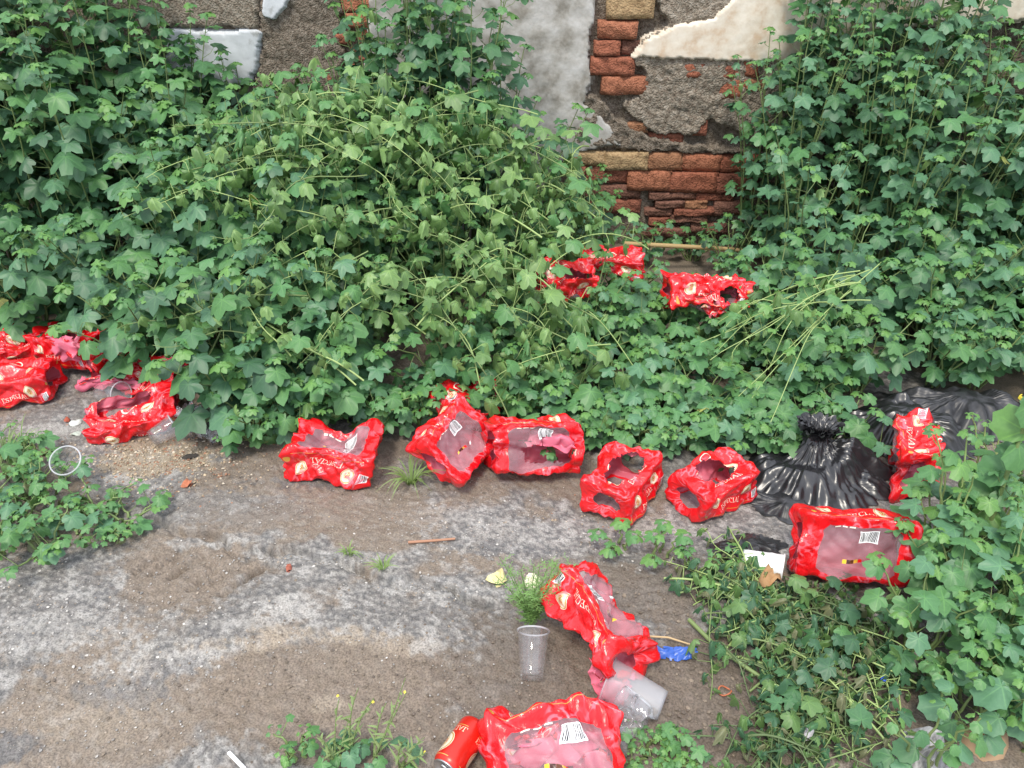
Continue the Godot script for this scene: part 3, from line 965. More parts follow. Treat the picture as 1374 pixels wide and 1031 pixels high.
func film_pack(d: Dictionary) -> Node3D:
	# the empty shrink-film sleeve of a pack of cans: round openings at both ends, a clear panel underneath, torn and crumpled
	var dim: Vector3 = d.get("dim", Vector3(0.25, 0.115, 0.18))
	var L := dim.x
	var H := dim.y
	var W := dim.z
	var amp: float = d.get("amp", 0.010)
	var hole: float = d.get("hole", 0.55)
	var sd: int = d.seed
	var dents: Array = d.get("dents", [])
	var tears: Array = d.get("tears", [])
	var o3 := Vector3(sd * 7.3, sd * 3.1, sd * 1.7)
	# rows along the length: [section scale, x]
	var rows := []
	var capk := [hole, hole + (1 - hole) * 0.3, hole + (1 - hole) * 0.6, 0.90, 0.955, 0.985, 1.0]
	var capx := [0.004, 0.001, 0.0, 0.001, 0.004, 0.010, 0.020]
	for k in 7:
		rows.append([capk[k], -L / 2 + capx[k]])
	var nb := 42
	for k in range(1, nb):
		rows.append([1.0, lerpf(-L / 2 + 0.02, L / 2 - 0.02, float(k) / nb)])
	for k in range(6, -1, -1):
		rows.append([capk[k], L / 2 - capx[k]])
	var ns := 108
	var per := 2 * (H + W)
	var rc := 0.017
	var rest := PackedVector3Array()
	var v := PackedVector3Array()
	var uv := PackedVector2Array()
	var arc := 0.0
	var arcs := []
	for r in rows.size():
		if r > 0:
			arc += Vector2((rows[r][0] - rows[r - 1][0]) * 0.07, rows[r][1] - rows[r - 1][1]).length()
		arcs.append(arc)
	var b := Basis(Vector3.UP, deg_to_rad(d.get("yaw", 0.0))) * Basis(Vector3.RIGHT, deg_to_rad(d.get("roll", 0.0))) * Basis(Vector3.BACK, deg_to_rad(d.get("pitch", 0.0)))
	var fr := RandomNumberGenerator.new()
	fr.seed = 900 + sd
	var skew := Vector3(fr.randf_range(-0.3, 0.3), fr.randf_range(-0.25, 0.25), fr.randf_range(-2.0, 2.0)) * clampf(amp / 0.012, 0.4, 1.3)
	var folds := []
	for w in 13:
		var dir := Vector3(fr.randf_range(-1, 1), fr.randf_range(-1, 1), fr.randf_range(-1, 1)).normalized()
		var fq := [8.0, 11.0, 14.0, 18.0, 24.0, 31.0, 40.0, 50.0, 58.0, 66.0, 76.0, 88.0, 100.0][w] as float
		folds.append([dir * fq, fr.randf_range(0, 2), Vector3(fr.randf_range(-1, 1), fr.randf_range(-1, 1), fr.randf_range(-1, 1)) * (34.0 / (fq + 8.0) if fq > 12.0 else 1.3)])
	dents = dents.duplicate()
	for w in int(d.get("limp", 3)):
		var c := Vector3(fr.randf_range(-1, 1), fr.randf_range(-1, 1), fr.randf_range(-1, 1))
		c /= maxf(absf(c.x), maxf(absf(c.y), absf(c.z)))
		dents.append([c, fr.randf_range(0.45, 0.9), -c * Vector3(0.6, 1.0, 1.0) * fr.randf_range(0.006, 0.024)])
	for r in rows.size():
		var k: float = rows[r][0]
		var x: float = rows[r][1]
		var m := clampf((k - hole) / (0.90 - hole), 0, 1)
		for s in ns + 1:
			var a := fposmod(float(s) / ns * per, per)
			var p: Vector2      # (z, y)
			if a < W:
				p = Vector2(a - W / 2, -H / 2)
			elif a < W + H:
				p = Vector2(W / 2, a - W - H / 2)
			elif a < 2 * W + H:
				p = Vector2(W / 2 - (a - W - H), H / 2)
			else:
				p = Vector2(-W / 2, H / 2 - (a - 2 * W - H))
			var inner := p.clamp(Vector2(-W / 2 + rc, -H / 2 + rc), Vector2(W / 2 - rc, H / 2 - rc))
			p = inner + (p - inner).normalized() * rc
			var cn := p / Vector2(W / 2, H / 2)
			# slack film draws in between the corners
			var slack: float = d.get("slack", 0.007) * (1.0 - pow(x / (L / 2), 4.0))
			if absf(cn.x) > absf(cn.y):
				p.x -= signf(cn.x) * slack * (1.0 - cn.y * cn.y)
			else:
				p.y -= signf(cn.y) * slack * (1.0 - cn.x * cn.x)
			var e := cn.normalized()
			var ring := Vector2(e.x * W / 2, e.y * H / 2)
			var q := (ring * k).lerp(p * k, m)
			# the sleeve keeps the scalloped outline of the cans it held
			var sc := absf(sin(PI * (x + L / 2) / (L / 4)))
			q *= 1.0 + (0.018 * (sc - 0.6)) * smoothstep(0.9, 1.0, k)
			var x2 := x + signf(x) * 0.006 * absf(sin(PI * (q.x + W / 2) / (W / 3))) * (1 - smoothstep(0.97, 1.0, k)) * smoothstep(hole, 0.85, k)
			var u := Vector3(x2 + q.y * skew.x, q.y * (1.0 + skew.z * x), q.x + q.y * skew.y)
			rest.append(Vector3(x / (L / 2), lerpf(e.y, cn.y, m) * k, lerpf(e.x, cn.x, m) * k))
			# creases: flat facets between straight folds
			var out := Vector3(0.0 if k > 0.99 else signf(x), e.y, e.x).normalized()
			var du := Vector3.ZERO
			for w in folds:
				var ph: float = u.dot(w[0]) + w[1]
				du += (w[2] as Vector3) * (absf(fposmod(ph, 2.0) - 1.0) - 0.5)
			var f := u * 9.0 + o3
			du += out * nz.get_noise_3d(f.x, f.y, f.z) * 0.4
			du += out * (nc.get_noise_3d(f.x * 1.7, f.y * 1.7, f.z * 1.7) + 0.5) * 0.75 + Vector3(0, 0, 0.25) * nc.get_noise_3d(f.y * 4.5, f.z * 4.5 + 20, f.x * 4.5)
			u += (du * 0.55 + out * du.dot(out) * 0.6) * amp
			for t in dents:
				var c: Vector3 = t[0]
				var dd := (rest[rest.size() - 1] - c) / float(t[1])
				u += (t[2] as Vector3) * smoothstep(1.0, 0.0, dd.length())
			v.append(b * u)
			uv.append(Vector2(arcs[r] / arc, float(s) / ns))
	# set it down
	var at: Vector3 = d.at
	var ys := []
	for p in v:
		ys.append(p.y)
	ys.sort()
	var floor_y: float = d.get("floor", gh(at.x, at.z))
	var low: float = ys[int(ys.size() * 0.02)]
	for k in v.size():
		v[k].y -= low
		if d.get("flat", true):
			v[k].y = maxf(v[k].y, 0.002 + gh(at.x + v[k].x, at.z + v[k].z) - floor_y)
	var root := thing("drink_pack_wrapper" if not d.has("called") else d.called, d.label, "pack wrapper", Vector3(at.x, floor_y, at.z), "")
	# faces
	var nu := ns + 1
	var fx := PackedInt32Array()
	var cx := PackedInt32Array()
	var clear_panel: bool = d.get("clear", true)
	for r in rows.size() - 1:
		for s in ns:
			var a := r * nu + s
			var c := (rest[a] + rest[a + 1] + rest[a + nu] + rest[a + nu + 1]) / 4
			var gone := false
			for t in tears:
				var q: Vector3 = (c - t[0]) / (t[1] as Vector3)
				if q.length() + 0.30 * nf.get_noise_3d(c.x * 2.5 + o3.x, c.y * 2.5, c.z * 2.5) < 1.0:
					gone = true
			if gone:
				continue
			var quad := [a, a + 1, a + nu, a + 1, a + nu + 1, a + nu]
			if clear_panel and c.y < -0.86 and absf(c.x) < 0.80 and absf(c.z) < 0.80 and rows[r][0] > 0.99:
				cx.append_array(quad)
			else:
				fx.append_array(quad)
	var whole := mesh_of(v, fx, uv)
	part("printed_film", whole, M.film, root)
	# the pale inner side, a little inside the printed one
	var arr := whole.surface_get_arrays(0)
	var iv: PackedVector3Array = arr[Mesh.ARRAY_VERTEX]
	var inn: PackedVector3Array = arr[Mesh.ARRAY_NORMAL]
	for k in iv.size():
		iv[k] -= inn[k] * 0.0012
	var iix: PackedInt32Array = arr[Mesh.ARRAY_INDEX]
	part("inner_side", mesh_of(iv, iix), M.film_inside, root)
	if cx.size() > 0:
		part("clear_panel", mesh_of(v, cx, uv), M.film_clear, root)
	return root


func film_sheet(root: Node3D, called: String, p: Array, bulge: Vector3, sd: int, amp: float, top: Material, under: Material, nu := 22, nv := 14) -> void:
	# a loose torn piece of film between four corners (world), ragged at the edge
	var v := PackedVector3Array()
	var uv := PackedVector2Array()
	var keep := PackedFloat32Array()
	for j in nv:
		for i in nu:
			var s := float(i) / (nu - 1)
			var t := float(j) / (nv - 1)
			var q: Vector3 = (p[0] as Vector3).lerp(p[1], s).lerp((p[3] as Vector3).lerp(p[2], s), t)
			q += bulge * sin(PI * s) * sin(PI * t)
			var f := Vector3(s * 2.2 + sd * 5.0, t * 2.2, sd * 2.0)
			q += Vector3(nz.get_noise_3d(f.x * 1.6, f.y * 1.6, f.z), nz.get_noise_3d(f.x * 1.6, f.y * 1.6, f.z + 40), nz.get_noise_3d(f.x * 1.6, f.y * 1.6, f.z + 80)) * amp * 1.3
			q.y += amp * nr.get_noise_3d(f.x * 1.3, f.y * 1.3, f.z + 9)
			q.y = maxf(q.y, gh(q.x, q.z) + 0.003)
			v.append(q - root.position)
			uv.append(Vector2(0.2 + 0.6 * s, 0.5 + 0.3 * t))
			var edge := minf(minf(s, 1 - s), minf(t, 1 - t))
			keep.append(edge + 0.16 * nf.get_noise_2d(s * 3.0 + sd * 9, t * 3.0))
	var ix := PackedInt32Array()
	for j in nv - 1:
		for i in nu - 1:
			var a := j * nu + i
			if (keep[a] + keep[a + 1] + keep[a + nu] + keep[a + nu + 1]) / 4 < 0.03:
				continue
			ix.append_array([a, a + 1, a + nu, a + 1, a + nu + 1, a + nu])
	var m := mesh_of(v, ix, uv)
	part(called, m, top, root)
	var arr := m.surface_get_arrays(0)
	var iv: PackedVector3Array = arr[Mesh.ARRAY_VERTEX]
	var inn: PackedVector3Array = arr[Mesh.ARRAY_NORMAL]
	for k in iv.size():
		iv[k] -= inn[k] * 0.0012
	part(called + "_back", mesh_of(iv, arr[Mesh.ARRAY_INDEX], arr[Mesh.ARRAY_TEX_UV]), under, root)


# ------------------------------------------------------------------ cups, can, bags
func clear_mat(alpha: float, rough: float, c := Color(1, 1, 1)) -> StandardMaterial3D:
	var m := StandardMaterial3D.new()
	m.albedo_color = Color(c.r, c.g, c.b, alpha)
	m.transparency = BaseMaterial3D.TRANSPARENCY_ALPHA
	m.roughness = rough
	return m


func cup(label: String, at: Vector3, axis: Vector3, high: float, r_mouth: float, r_foot: float, mat: StandardMaterial3D, crush := 0.0, sd := 0) -> void:
	# axis: from the foot towards the mouth; at: the middle of the cup's lowest line
	var wall := PackedVector2Array([Vector2(r_foot * 0.2, 0.004), Vector2(r_foot * 0.9, 0.004), Vector2(r_foot, 0.0), Vector2(r_foot * 1.02, 0.008)])
	for k in 9:
		var t := (k + 1) / 10.0
		var r := lerpf(r_foot * 1.02, r_mouth * 0.97, t)
		wall.append(Vector2(r + (0.0012 if k == 6 else 0.0), high * t))
	wall.append(Vector2(r_mouth * 0.97, high * 0.985))
	var rim := PackedVector2Array()
	for k in 9:
		var a := TAU * k / 8
		rim.append(Vector2(r_mouth + 0.0022 * cos(a), high + 0.0022 * sin(a)))
	var y := axis.normalized()
	var x := y.cross(Vector3.UP if absf(y.y) < 0.9 else Vector3.RIGHT).normalized()
	var b := Basis(x, y, x.cross(y))
	var root := thing("plastic_cup", label, "cup", at)
	var low := 1e9
	var made := []
	for prof in [wall, rim]:
		var m := lathe(prof, 40)
		var arr := m.surface_get_arrays(0)
		var v: PackedVector3Array = arr[Mesh.ARRAY_VERTEX]
		for k in v.size():
			var q := v[k]
			if crush > 0:
				var f := q * 16 + Vector3(sd, 0, 0)
				q.x *= 1.0 - crush * 0.5 * (q.y / high)
				q.z *= 1.0 + crush * 0.25 * (q.y / high)
				q += Vector3(nr.get_noise_3d(f.x, f.y, f.z), 0.5 * nz.get_noise_3d(f.y, f.z, f.x), nr.get_noise_3d(f.z, f.x, f.y)) * crush * 0.030
			v[k] = b * (q - Vector3(0, high / 2, 0))
			low = minf(low, v[k].y)
		made.append([v, arr[Mesh.ARRAY_INDEX]])
	for k in 2:
		var v: PackedVector3Array = made[k][0]
		for j in v.size():
			v[j].y -= low
		part(["side", "rim"][k], mesh_of(v, made[k][1]), M.cup_rim if k == 1 and mat.albedo_color.a < 0.3 else mat, root)


func drink_can(at: Vector3, axis: Vector3) -> void:
	var root := thing("drink_can", "red and gold drink can lying on its side on the mud", "can", at)
	var im := Image.create(512, 320, false, Image.FORMAT_RGB8)
	im.fill(Color(0.84, 0.13, 0.06))
	for k in 2:
		var cx := 128.0 + 256 * k
		badge(im, Vector2(cx, 205), Vector2(56, 62))
		stamp(im, "ESPECIAL", Vector2(cx, 112), 30, Color(0.96, 0.9, 0.75))
		im.fill_rect(Rect2i(int(cx) - 90, 84, 180, 4), Color(0.85, 0.68, 0.35))
		im.fill_rect(Rect2i(int(cx) - 90, 286, 180, 4), Color(0.85, 0.68, 0.35))
	var skin := StandardMaterial3D.new()
	skin.albedo_texture = ImageTexture.create_from_image(im)
	skin.roughness = 0.28
	skin.metallic = 0.35
	skin.clearcoat_enabled = true
	skin.clearcoat = 0.5
	var metal := mk(Color(0.55, 0.55, 0.56), 0.35)
	metal.metallic = 0.95
	var y := axis.normalized()
	var x := y.cross(Vector3.UP).normalized()
	var b := Basis(x, y, x.cross(y)) * Basis(Vector3.UP, 1.1)
	var R := 0.033
	var bits := [["body", PackedVector2Array([Vector2(0.0265, 0.003), Vector2(0.030, 0.006), Vector2(R, 0.013), Vector2(R, 0.04), Vector2(R, 0.08), Vector2(R, 0.102), Vector2(0.0315, 0.108), Vector2(0.0275, 0.113)]), skin],
		["end", PackedVector2Array([Vector2(0.0276, 0.113), Vector2(0.0285, 0.115), Vector2(0.0275, 0.1165), Vector2(0.0255, 0.1155), Vector2(0.0250, 0.112), Vector2(0.001, 0.112)]), metal],
		["foot", PackedVector2Array([Vector2(0.001, 0.012), Vector2(0.018, 0.008), Vector2(0.0235, 0.002), Vector2(0.0252, 0.0005), Vector2(0.0266, 0.003)]), metal]]
	var ends := []
	for bit in bits:
		var m := lathe(bit[1], 44)
		var arr := m.surface_get_arrays(0)
		var v: PackedVector3Array = arr[Mesh.ARRAY_VERTEX]
		var uv: PackedVector2Array = arr[Mesh.ARRAY_TEX_UV]
		for k in v.size():
			uv[k] = Vector2(uv[k].x, clampf(v[k].y / 0.115, 0, 1))
			v[k] = b * (v[k] - Vector3(0, 0.058, 0)) + Vector3(0, R, 0)
		ends.append(part(bit[0], mesh_of(v, arr[Mesh.ARRAY_INDEX], uv), bit[2], root))
	var tab := thing_box(Vector3(-0.006, 0.1125, -0.012), Vector3(0.006, 0.1145, 0.012))
	var ta := tab.surface_get_arrays(0)
	var tv: PackedVector3Array = ta[Mesh.ARRAY_VERTEX]
	for k in tv.size():
		tv[k] = b * (tv[k] - Vector3(0, 0.058, 0)) + Vector3(0, R, 0)
	ta[Mesh.ARRAY_VERTEX] = tv
	var am := ArrayMesh.new()
	ta[Mesh.ARRAY_NORMAL] = null
	part("pull_tab", mesh_of(tv, ta[Mesh.ARRAY_INDEX]), metal, ends[1])


func bag_sheet(called: String, label: String, at: Vector3, rx: float, rz: float, turn: float, high: float, sd: int, pleat: float, mat: Material, knot := Vector2.ZERO) -> Node3D:
	# black bin bag: a slack dome whose pleats run to where it is tied
	var root := thing(called, label, "bin bag", at)
	var nr_ := 64
	var na := 220
	var v := PackedVector3Array()
	var fr := RandomNumberGenerator.new()
	fr.seed = 300 + sd
	var fw := []
	for w in 8:
		var fq := [9.0, 13.0, 17.0, 24.0, 32.0, 42.0, 55.0, 70.0][w] as float
		var an := fr.randf_range(0, TAU)
		fw.append([Vector2(cos(an), sin(an)) * fq, fr.randf_range(0, 2), 14.0 / (fq + 6.0)])
	for j in nr_:
		var rho := float(j) / (nr_ - 1)
		for i in na:
			var a := TAU * i / na
			var lim := 1.0 + 0.22 * nz.get_noise_2d(cos(a) * 1.4 + sd * 5, sin(a) * 1.4) + 0.10 * nz.get_noise_2d(cos(a) * 5 + sd, sin(a) * 5)
			var d := Vector2(cos(a), sin(a)) * rho * lim
			var c := knot * (1 - rho)
			var x := (d.x + c.x) * rx
			var z := (d.y + c.y) * rz
			var h := high * pow(1 - rho * rho, 1.3)
			var tw := a + 0.9 * nz.get_noise_3d(cos(a) * 1.5, sin(a) * 1.5, rho * 2.5 + sd)
			if knot != Vector2.ZERO:
				h += high * 0.35 * exp(-rho * rho * 40.0)
				var fold := nr.get_noise_3d(cos(tw) * 1.5 + sd * 3, sin(tw) * 1.5, rho * 2.2) + 0.4 * nr.get_noise_3d(cos(tw) * 3.5, sin(tw) * 3.5 + sd, rho * 3.0)
				h += pleat * fold * exp(-rho * 4.5) * smoothstep(0.0, 0.1, rho)
			h *= 1.0 + 0.4 * nz.get_noise_2d(x * 8 + sd, z * 8) * smoothstep(0.1, 0.4, rho)
			var cr := 0.0
			for w in fw:
				cr += w[2] * (absf(fposmod(x * w[0].x + z * w[0].y + w[1] + 0.35 * nz.get_noise_2d(x * 6, z * 6 + w[1] * 9), 2.0) - 1.0) - 0.5)
			h += 0.5 * pleat * cr * smoothstep(1.0, 0.8, rho) * smoothstep(0.0, 0.3, rho)
			var r2 := Vector2(x, z).rotated(turn)
			var gy := gh(at.x + r2.x, at.z + r2.y) - at.y
			v.append(Vector3(r2.x, maxf(h, 0.0) + gy + 0.004, r2.y))
	part("film", mesh_of(v, grid_ix(na, nr_, true)), mat, root)
	return root


func knot_of(root: Node3D, at: Vector3, r: float, mat: Material) -> void:
	# the gathered neck: curled rims one inside the other, and pleats flaring below
	for k in 5:
		var rr := r * (1.0 - 0.19 * k)
		var v := PackedVector3Array()
		var na := 60
		for j in 9:
			var t := j / 8.0
			for i in na:
				var a := TAU * i / na * (0.93 if k % 2 else 1.0) + k * 1.3
				var q := rr * (0.72 + 0.55 * (t - 0.35) * (t - 0.35) * 2.6) * (1 + (0.06 + 0.20 * t) * nr.get_noise_3d(cos(a) * 2.2 + k * 5, sin(a) * 2.2, t * 0.8) + 0.16 * nz.get_noise_2d(cos(a) * 2.5 + k * 7, sin(a) * 2.5) + 0.10 * nr.get_noise_3d(cos(a) * 5, sin(a) * 5, t * 2 + k * 3))
				v.append(at + Vector3(cos(a) * q, (t * 1.2 - 0.5) * r * (1.0 - 0.10 * k) + 0.006 * nz.get_noise_2d(a * 4, t * 5 + k), sin(a) * q * 0.9))
		part("knot_fold", mesh_of(v, grid_ix(na, 9, true)), mat, root)


func scrap(called: String, label: String, category: String, at: Vector3, size: Vector3, yaw: float, sd: int, mat: Material) -> void:
	# an irregular thin piece: shard, paper or rag
	var nu := 9
	var v := PackedVector3Array()
	var b := Basis(Vector3.UP, yaw)
	for side in 2:
		for j in 5:
			for i in nu:
				var a := TAU * i / nu
				var r := (j / 4.0) * (1 + 0.35 * nz.get_noise_2d(cos(a) * 1.2 + sd * 4, sin(a) * 1.2))
				var q := Vector3(cos(a) * r * size.x / 2, size.y * (1.0 - side) * (0.4 + 0.6 * (1 if j < 4 else 0)) + size.y * 0.8 * nz.get_noise_3d(cos(a) * r * 2 + sd, sin(a) * r * 2, 1.0), sin(a) * r * size.z / 2)
				if side == 1:
					q.y -= size.y * 0.25
				v.append(b * q)
	var one := grid_ix(nu, 5, true)
	var ix := one.duplicate()
	for k in range(0, one.size(), 3):
		ix.append_array([one[k] + nu * 5, one[k + 2] + nu * 5, one[k + 1] + nu * 5])
	single(called, mesh_of(v, ix, null, null, false), mat, label, category, at)


# ------------------------------------------------------------------ the scene
func _ready() -> void:
	rng.seed = 20240511
	nz.seed = 5
	nz.frequency = 1.0
	nz.noise_type = FastNoiseLite.TYPE_SIMPLEX_SMOOTH
	nz.fractal_type = FastNoiseLite.FRACTAL_NONE
	nf.seed = 8
	nf.frequency = 1.0
	nf.fractal_type = FastNoiseLite.FRACTAL_FBM
	nf.fractal_octaves = 3
	nr.seed = 3
	nr.frequency = 1.0
	nr.fractal_type = FastNoiseLite.FRACTAL_RIDGED
	nr.fractal_octaves = 2
	nc.seed = 17
	nc.frequency = 1.0
	nc.noise_type = FastNoiseLite.TYPE_CELLULAR
	nc.cellular_return_type = FastNoiseLite.RETURN_DISTANCE
	nc.fractal_type = FastNoiseLite.FRACTAL_NONE
	# camera
	var cam := Camera3D.new()
	cam.name = "camera"
	cam.fov = 52.74
	cam.near = 0.05
	cam.far = 200.0
	add_child(cam)
	cam.position = Vector3(0, 1.5, 0)
	cam.rotation_degrees = Vector3(-33, 0, 0)
	cam.current = true
	# overcast sky and a veiled sun
	var env := Environment.new()
	env.background_mode = Environment.BG_SKY
	var sky := Sky.new()
	var sm := ProceduralSkyMaterial.new()
	sm.sky_top_color = Color(0.93, 0.95, 1.0)
	sm.sky_horizon_color = Color(0.70, 0.73, 0.77)
	sm.sky_curve = 0.25
	sm.ground_bottom_color = Color(0.30, 0.27, 0.24)
	sm.ground_horizon_color = Color(0.5, 0.48, 0.46)
	sm.sun_angle_max = 1.0
	sky.sky_material = sm
	env.sky = sky
	env.tonemap_mode = Environment.TONE_MAPPER_LINEAR
	env.tonemap_exposure = 2.05
	env.sdfgi_enabled = true
	env.ssao_enabled = true
	env.ssil_enabled = true
	var we := WorldEnvironment.new()
	we.name = "world_environment"
	we.environment = env
	add_child(we)
	var sun := DirectionalLight3D.new()
	sun.name = "sun"
	sun.light_energy = 0.5
	sun.light_color = Color(1.0, 0.97, 0.92)
	sun.light_angular_distance = 14.0
	sun.shadow_enabled = true
	add_child(sun)
	sun.rotation_degrees = Vector3(-62, -24, 0)

	build_ground()
	build_wall()
	build_leaf_kinds()
	build_film_mats()
	grow()
	drop_litter()
	weeds()
	finish_leaves(cam)


func grow() -> void:
	var fresh := {"size": 0.044, "pal": [0, 0, 9, 8, 3, 1], "wpal": [5, 4], "wilt": 0.03, "low": 0.1, "gap": 0.034, "stem": "stem"}
	# the tall thicket
	var x := -2.6
	while x < -0.68:
		var front := lerpf(-2.66, -2.10, smoothstep(-1.42, -1.02, x))
		var z := front
		while z > -3.42:
			var back := clampf((front - z) / lerpf(0.6, 0.85, smoothstep(-1.4, -1.0, x)), 0, 1)
			var tall := lerpf(1.95, 1.04, smoothstep(-1.75, -1.2, x))
			var h := lerpf(lerpf(0.62, 0.44, smoothstep(-1.4, -1.0, x)), tall, pow(back, 0.8)) * rf(0.88, 1.08)
			var o := fresh.duplicate()
			o.low = 0.04 if back < 0.3 else 0.3
			o.size = rf(0.050, 0.070)
			var told := "leafy blue-green mallow in the middle of the tall thicket beside the bluish white wall band"
			if back < 0.3:
				told = "leafy mallow at the front of the tall thicket, hanging over the wrapper pile" if x < -1.15 else "leafy mallow at the front of the tall thicket, hanging over the sandy paving"
			elif back > 0.8:
				told = "very tall mallow at the back of the thicket, hiding the wall" if x < -1.6 else "mallow at the back of the thicket, below the bluish white wall band"
			mallow("mallow_plant", told, "mallows of the tall thicket", Vector3(x + rf(-0.09, 0.09), 0, z + rf(-0.09, 0.09)), h, 9, 0.27, o)
			z -= 0.23
		x += 0.24
	# slack plants under the cut heap
	x = -0.72
	while x < 0.25:
		var z := -2.06
		while z > -3.2:
			var h := lerpf(0.16, 0.74, clampf((-z - 2.0) / 0.75, 0, 1)) * rf(0.85, 1.1) * lerpf(1.0, 0.66, smoothstep(-0.25, 0.25, x))
			var o := fresh.duplicate()
			o.wilt = 0.55
			o.low = 0.08
			o.wpal = [4, 5, 5, 4, 1]
			o.pal = [0, 1, 9, 8, 1]
			o.gap = 0.031
			o.size = rf(0.038, 0.055)
			mallow("mallow_plant", "half wilted mallow under the heap of cut pale stalks", "slack mallows under the cut heap", Vector3(x + rf(-0.09, 0.09), 0, z + rf(-0.08, 0.08)), h, 9, 0.24, o)
			z -= 0.25
		x += 0.23
	# fallen and cut stalks on the heap
	for k in 84:
		var cx := rf(-1.0, 0.22)
		var cz := rf(-2.1, -2.95)
		var top := lerpf(0.22, 0.80, clampf((-cz - 2.0) / 0.75, 0, 1)) * lerpf(1.0, 0.66, smoothstep(-0.25, 0.25, cx))
		var dir := Vector3(rf(0.4, 1.0) * (1 if rng.randf() < 0.7 else -1), 0, rf(-0.6, 0.7)).normalized()
		var ln := rf(0.14, 0.34)
		var c := Vector3(cx, top, cz)
		var e := {"size": rf(0.034, 0.056), "pal": [1, 5, 4], "wpal": [4, 4, 4, 5, 5, 1], "wilt": 0.85, "low": 0.1, "gap": 0.025, "wig": rf(0.02, 0.07), "stem": ["stem_pale", "stem", "stem_pale"][k % 3], "r0": rf(0.0018, 0.0036), "r1": 0.0010, "bare_tip": rng.randf() < 0.4}
		var slope := dir.z * ln * 0.7
		stalk("cut_mallow_stalk", "pale green cut mallow stalk with limp leaves on the wilting heap", "cut stalk", "cut stalks on the wilting heap", c + dir * ln + Vector3(0, rf(-0.10, 0.04) - slope, 0), c + Vector3(rf(-0.1, 0.1), rf(0.02, 0.17), rf(-0.1, 0.1)), c - dir * ln + Vector3(0, rf(-0.16, 0.03) + slope, rf(0, 0.1)), e)
	# slender mallows before the grey render
	for s in [[-0.36, 1.75, 9], [-0.2, 1.55, 8], [-0.52, 1.45, 8], [-0.08, 1.2, 7], [0.1, 0.95, 6], [-0.72, 1.15, 5], [-0.28, 1.3, 8], [-0.45, 1.65, 8], [-0.12, 1.45, 6], [-0.6, 1.2, 6]]:
		var o := fresh.duplicate()
		o.size = 0.050
		o.gap = 0.036
		o.low = 0.25
		o.pal = [0, 9, 3, 8]
		mallow("slender_mallow", "slender mallow with small leaves rising before the grey cement render", "slender mallows before the render", Vector3(s[0], 0, -3.25 + rf(-0.08, 0.12)), s[1], s[2], 0.24, o)
	# low plants round the upper wrappers
	x = 0.14
	while x < 1.15:
		var z := -1.98
		while z > -2.62:
			var o := fresh.duplicate()
			o.wilt = 0.14
			o.pal = [1, 1, 8, 0, 9]
			o.size = rf(0.041, 0.056)
			o.low = 0.08
			o.gap = 0.027
			mallow("mallow_plant", "low spreading mallow between the row of red wrappers and the bare brick foot", "low mallows behind the wrapper row", Vector3(x + rf(-0.08, 0.08), 0, z + rf(-0.06, 0.06)), lerpf(0.14, 0.30, clampf((-z - 1.98) / 0.4, 0, 1)) * rf(0.85, 1.1), 8, 0.2, o)
			z -= 0.19
		x += 0.19
	for s in [[0.22, -2.95, 0.46], [0.36, -3.2, 0.46], [0.45, -2.85, 0.26], [0.62, -3.35, 0.22], [0.85, -3.38, 0.16], [0.98, -3.2, 0.34], [0.30, -3.4, 0.55], [0.78, -2.9, 0.14], [0.55, -3.05, 0.2], [0.95, -2.9, 0.26], [1.05, -2.75, 0.3]]:
		var o := fresh.duplicate()
		o.size = 0.034
		o.gap = 0.030
		mallow("young_mallow", "young mallow at the foot of the exposed bricks", "young mallows at the brick foot", Vector3(s[0], 0, s[1]), s[2], 7, 0.15, o)
	# tall ones in front of the cream plaster
	x = 1.16
	while x < 2.7:
		var z := -2.62
		while z > -3.4:
			var back := clampf((-z - 2.6) / 0.6, 0, 1)
			var o := fresh.duplicate()
			o.pal = [0, 9, 3, 8, 0]
			o.low = 0.12
			o.size = rf(0.042, 0.057)
			mallow("mallow_plant", "tall dark mallow climbing in front of the cream plaster patch", "tall mallows before the cream plaster", Vector3(x + rf(-0.08, 0.08), 0, z + rf(-0.08, 0.08)), lerpf(0.62, 1.66, back) * rf(0.9, 1.08) * lerpf(0.85, 1.0, clampf((x - 1.1) / 0.4, 0, 1)), 8, 0.24, o)
			z -= 0.25
		x += 0.25
	for s in [[1.08, -3.36, 1.25], [1.2, -3.3, 1.35]]:
		var o := fresh.duplicate()
		o.size = 0.040
		o.lean = Vector3(-0.06, 0, 0)
		mallow("mallow_plant", "tall dark mallow climbing in front of the cream plaster patch", "tall mallows before the cream plaster", Vector3(s[0], 0, s[1]), s[2], 7, 0.15, o)
	# low slope behind the black bags
	x = 1.0
	while x < 2.3:
		var z := -2.28 if x < 1.75 else -2.16
		while z > -2.66:
			var o := fresh.duplicate()
			o.pal = [1, 8, 0, 9]
			o.wilt = 0.06
			o.gap = 0.030
			o.size = rf(0.042, 0.056)
			mallow("mallow_plant", "low bright mallow on the slope behind the black bin bags", "low mallows behind the bags", Vector3(x + rf(-0.08, 0.08), 0, z + rf(-0.06, 0.06)), lerpf(0.26, 0.46, clampf((-z - 2.1) / 0.4, 0, 1)) * rf(0.85, 1.1), 8, 0.21, o)
			z -= 0.22
		x += 0.22
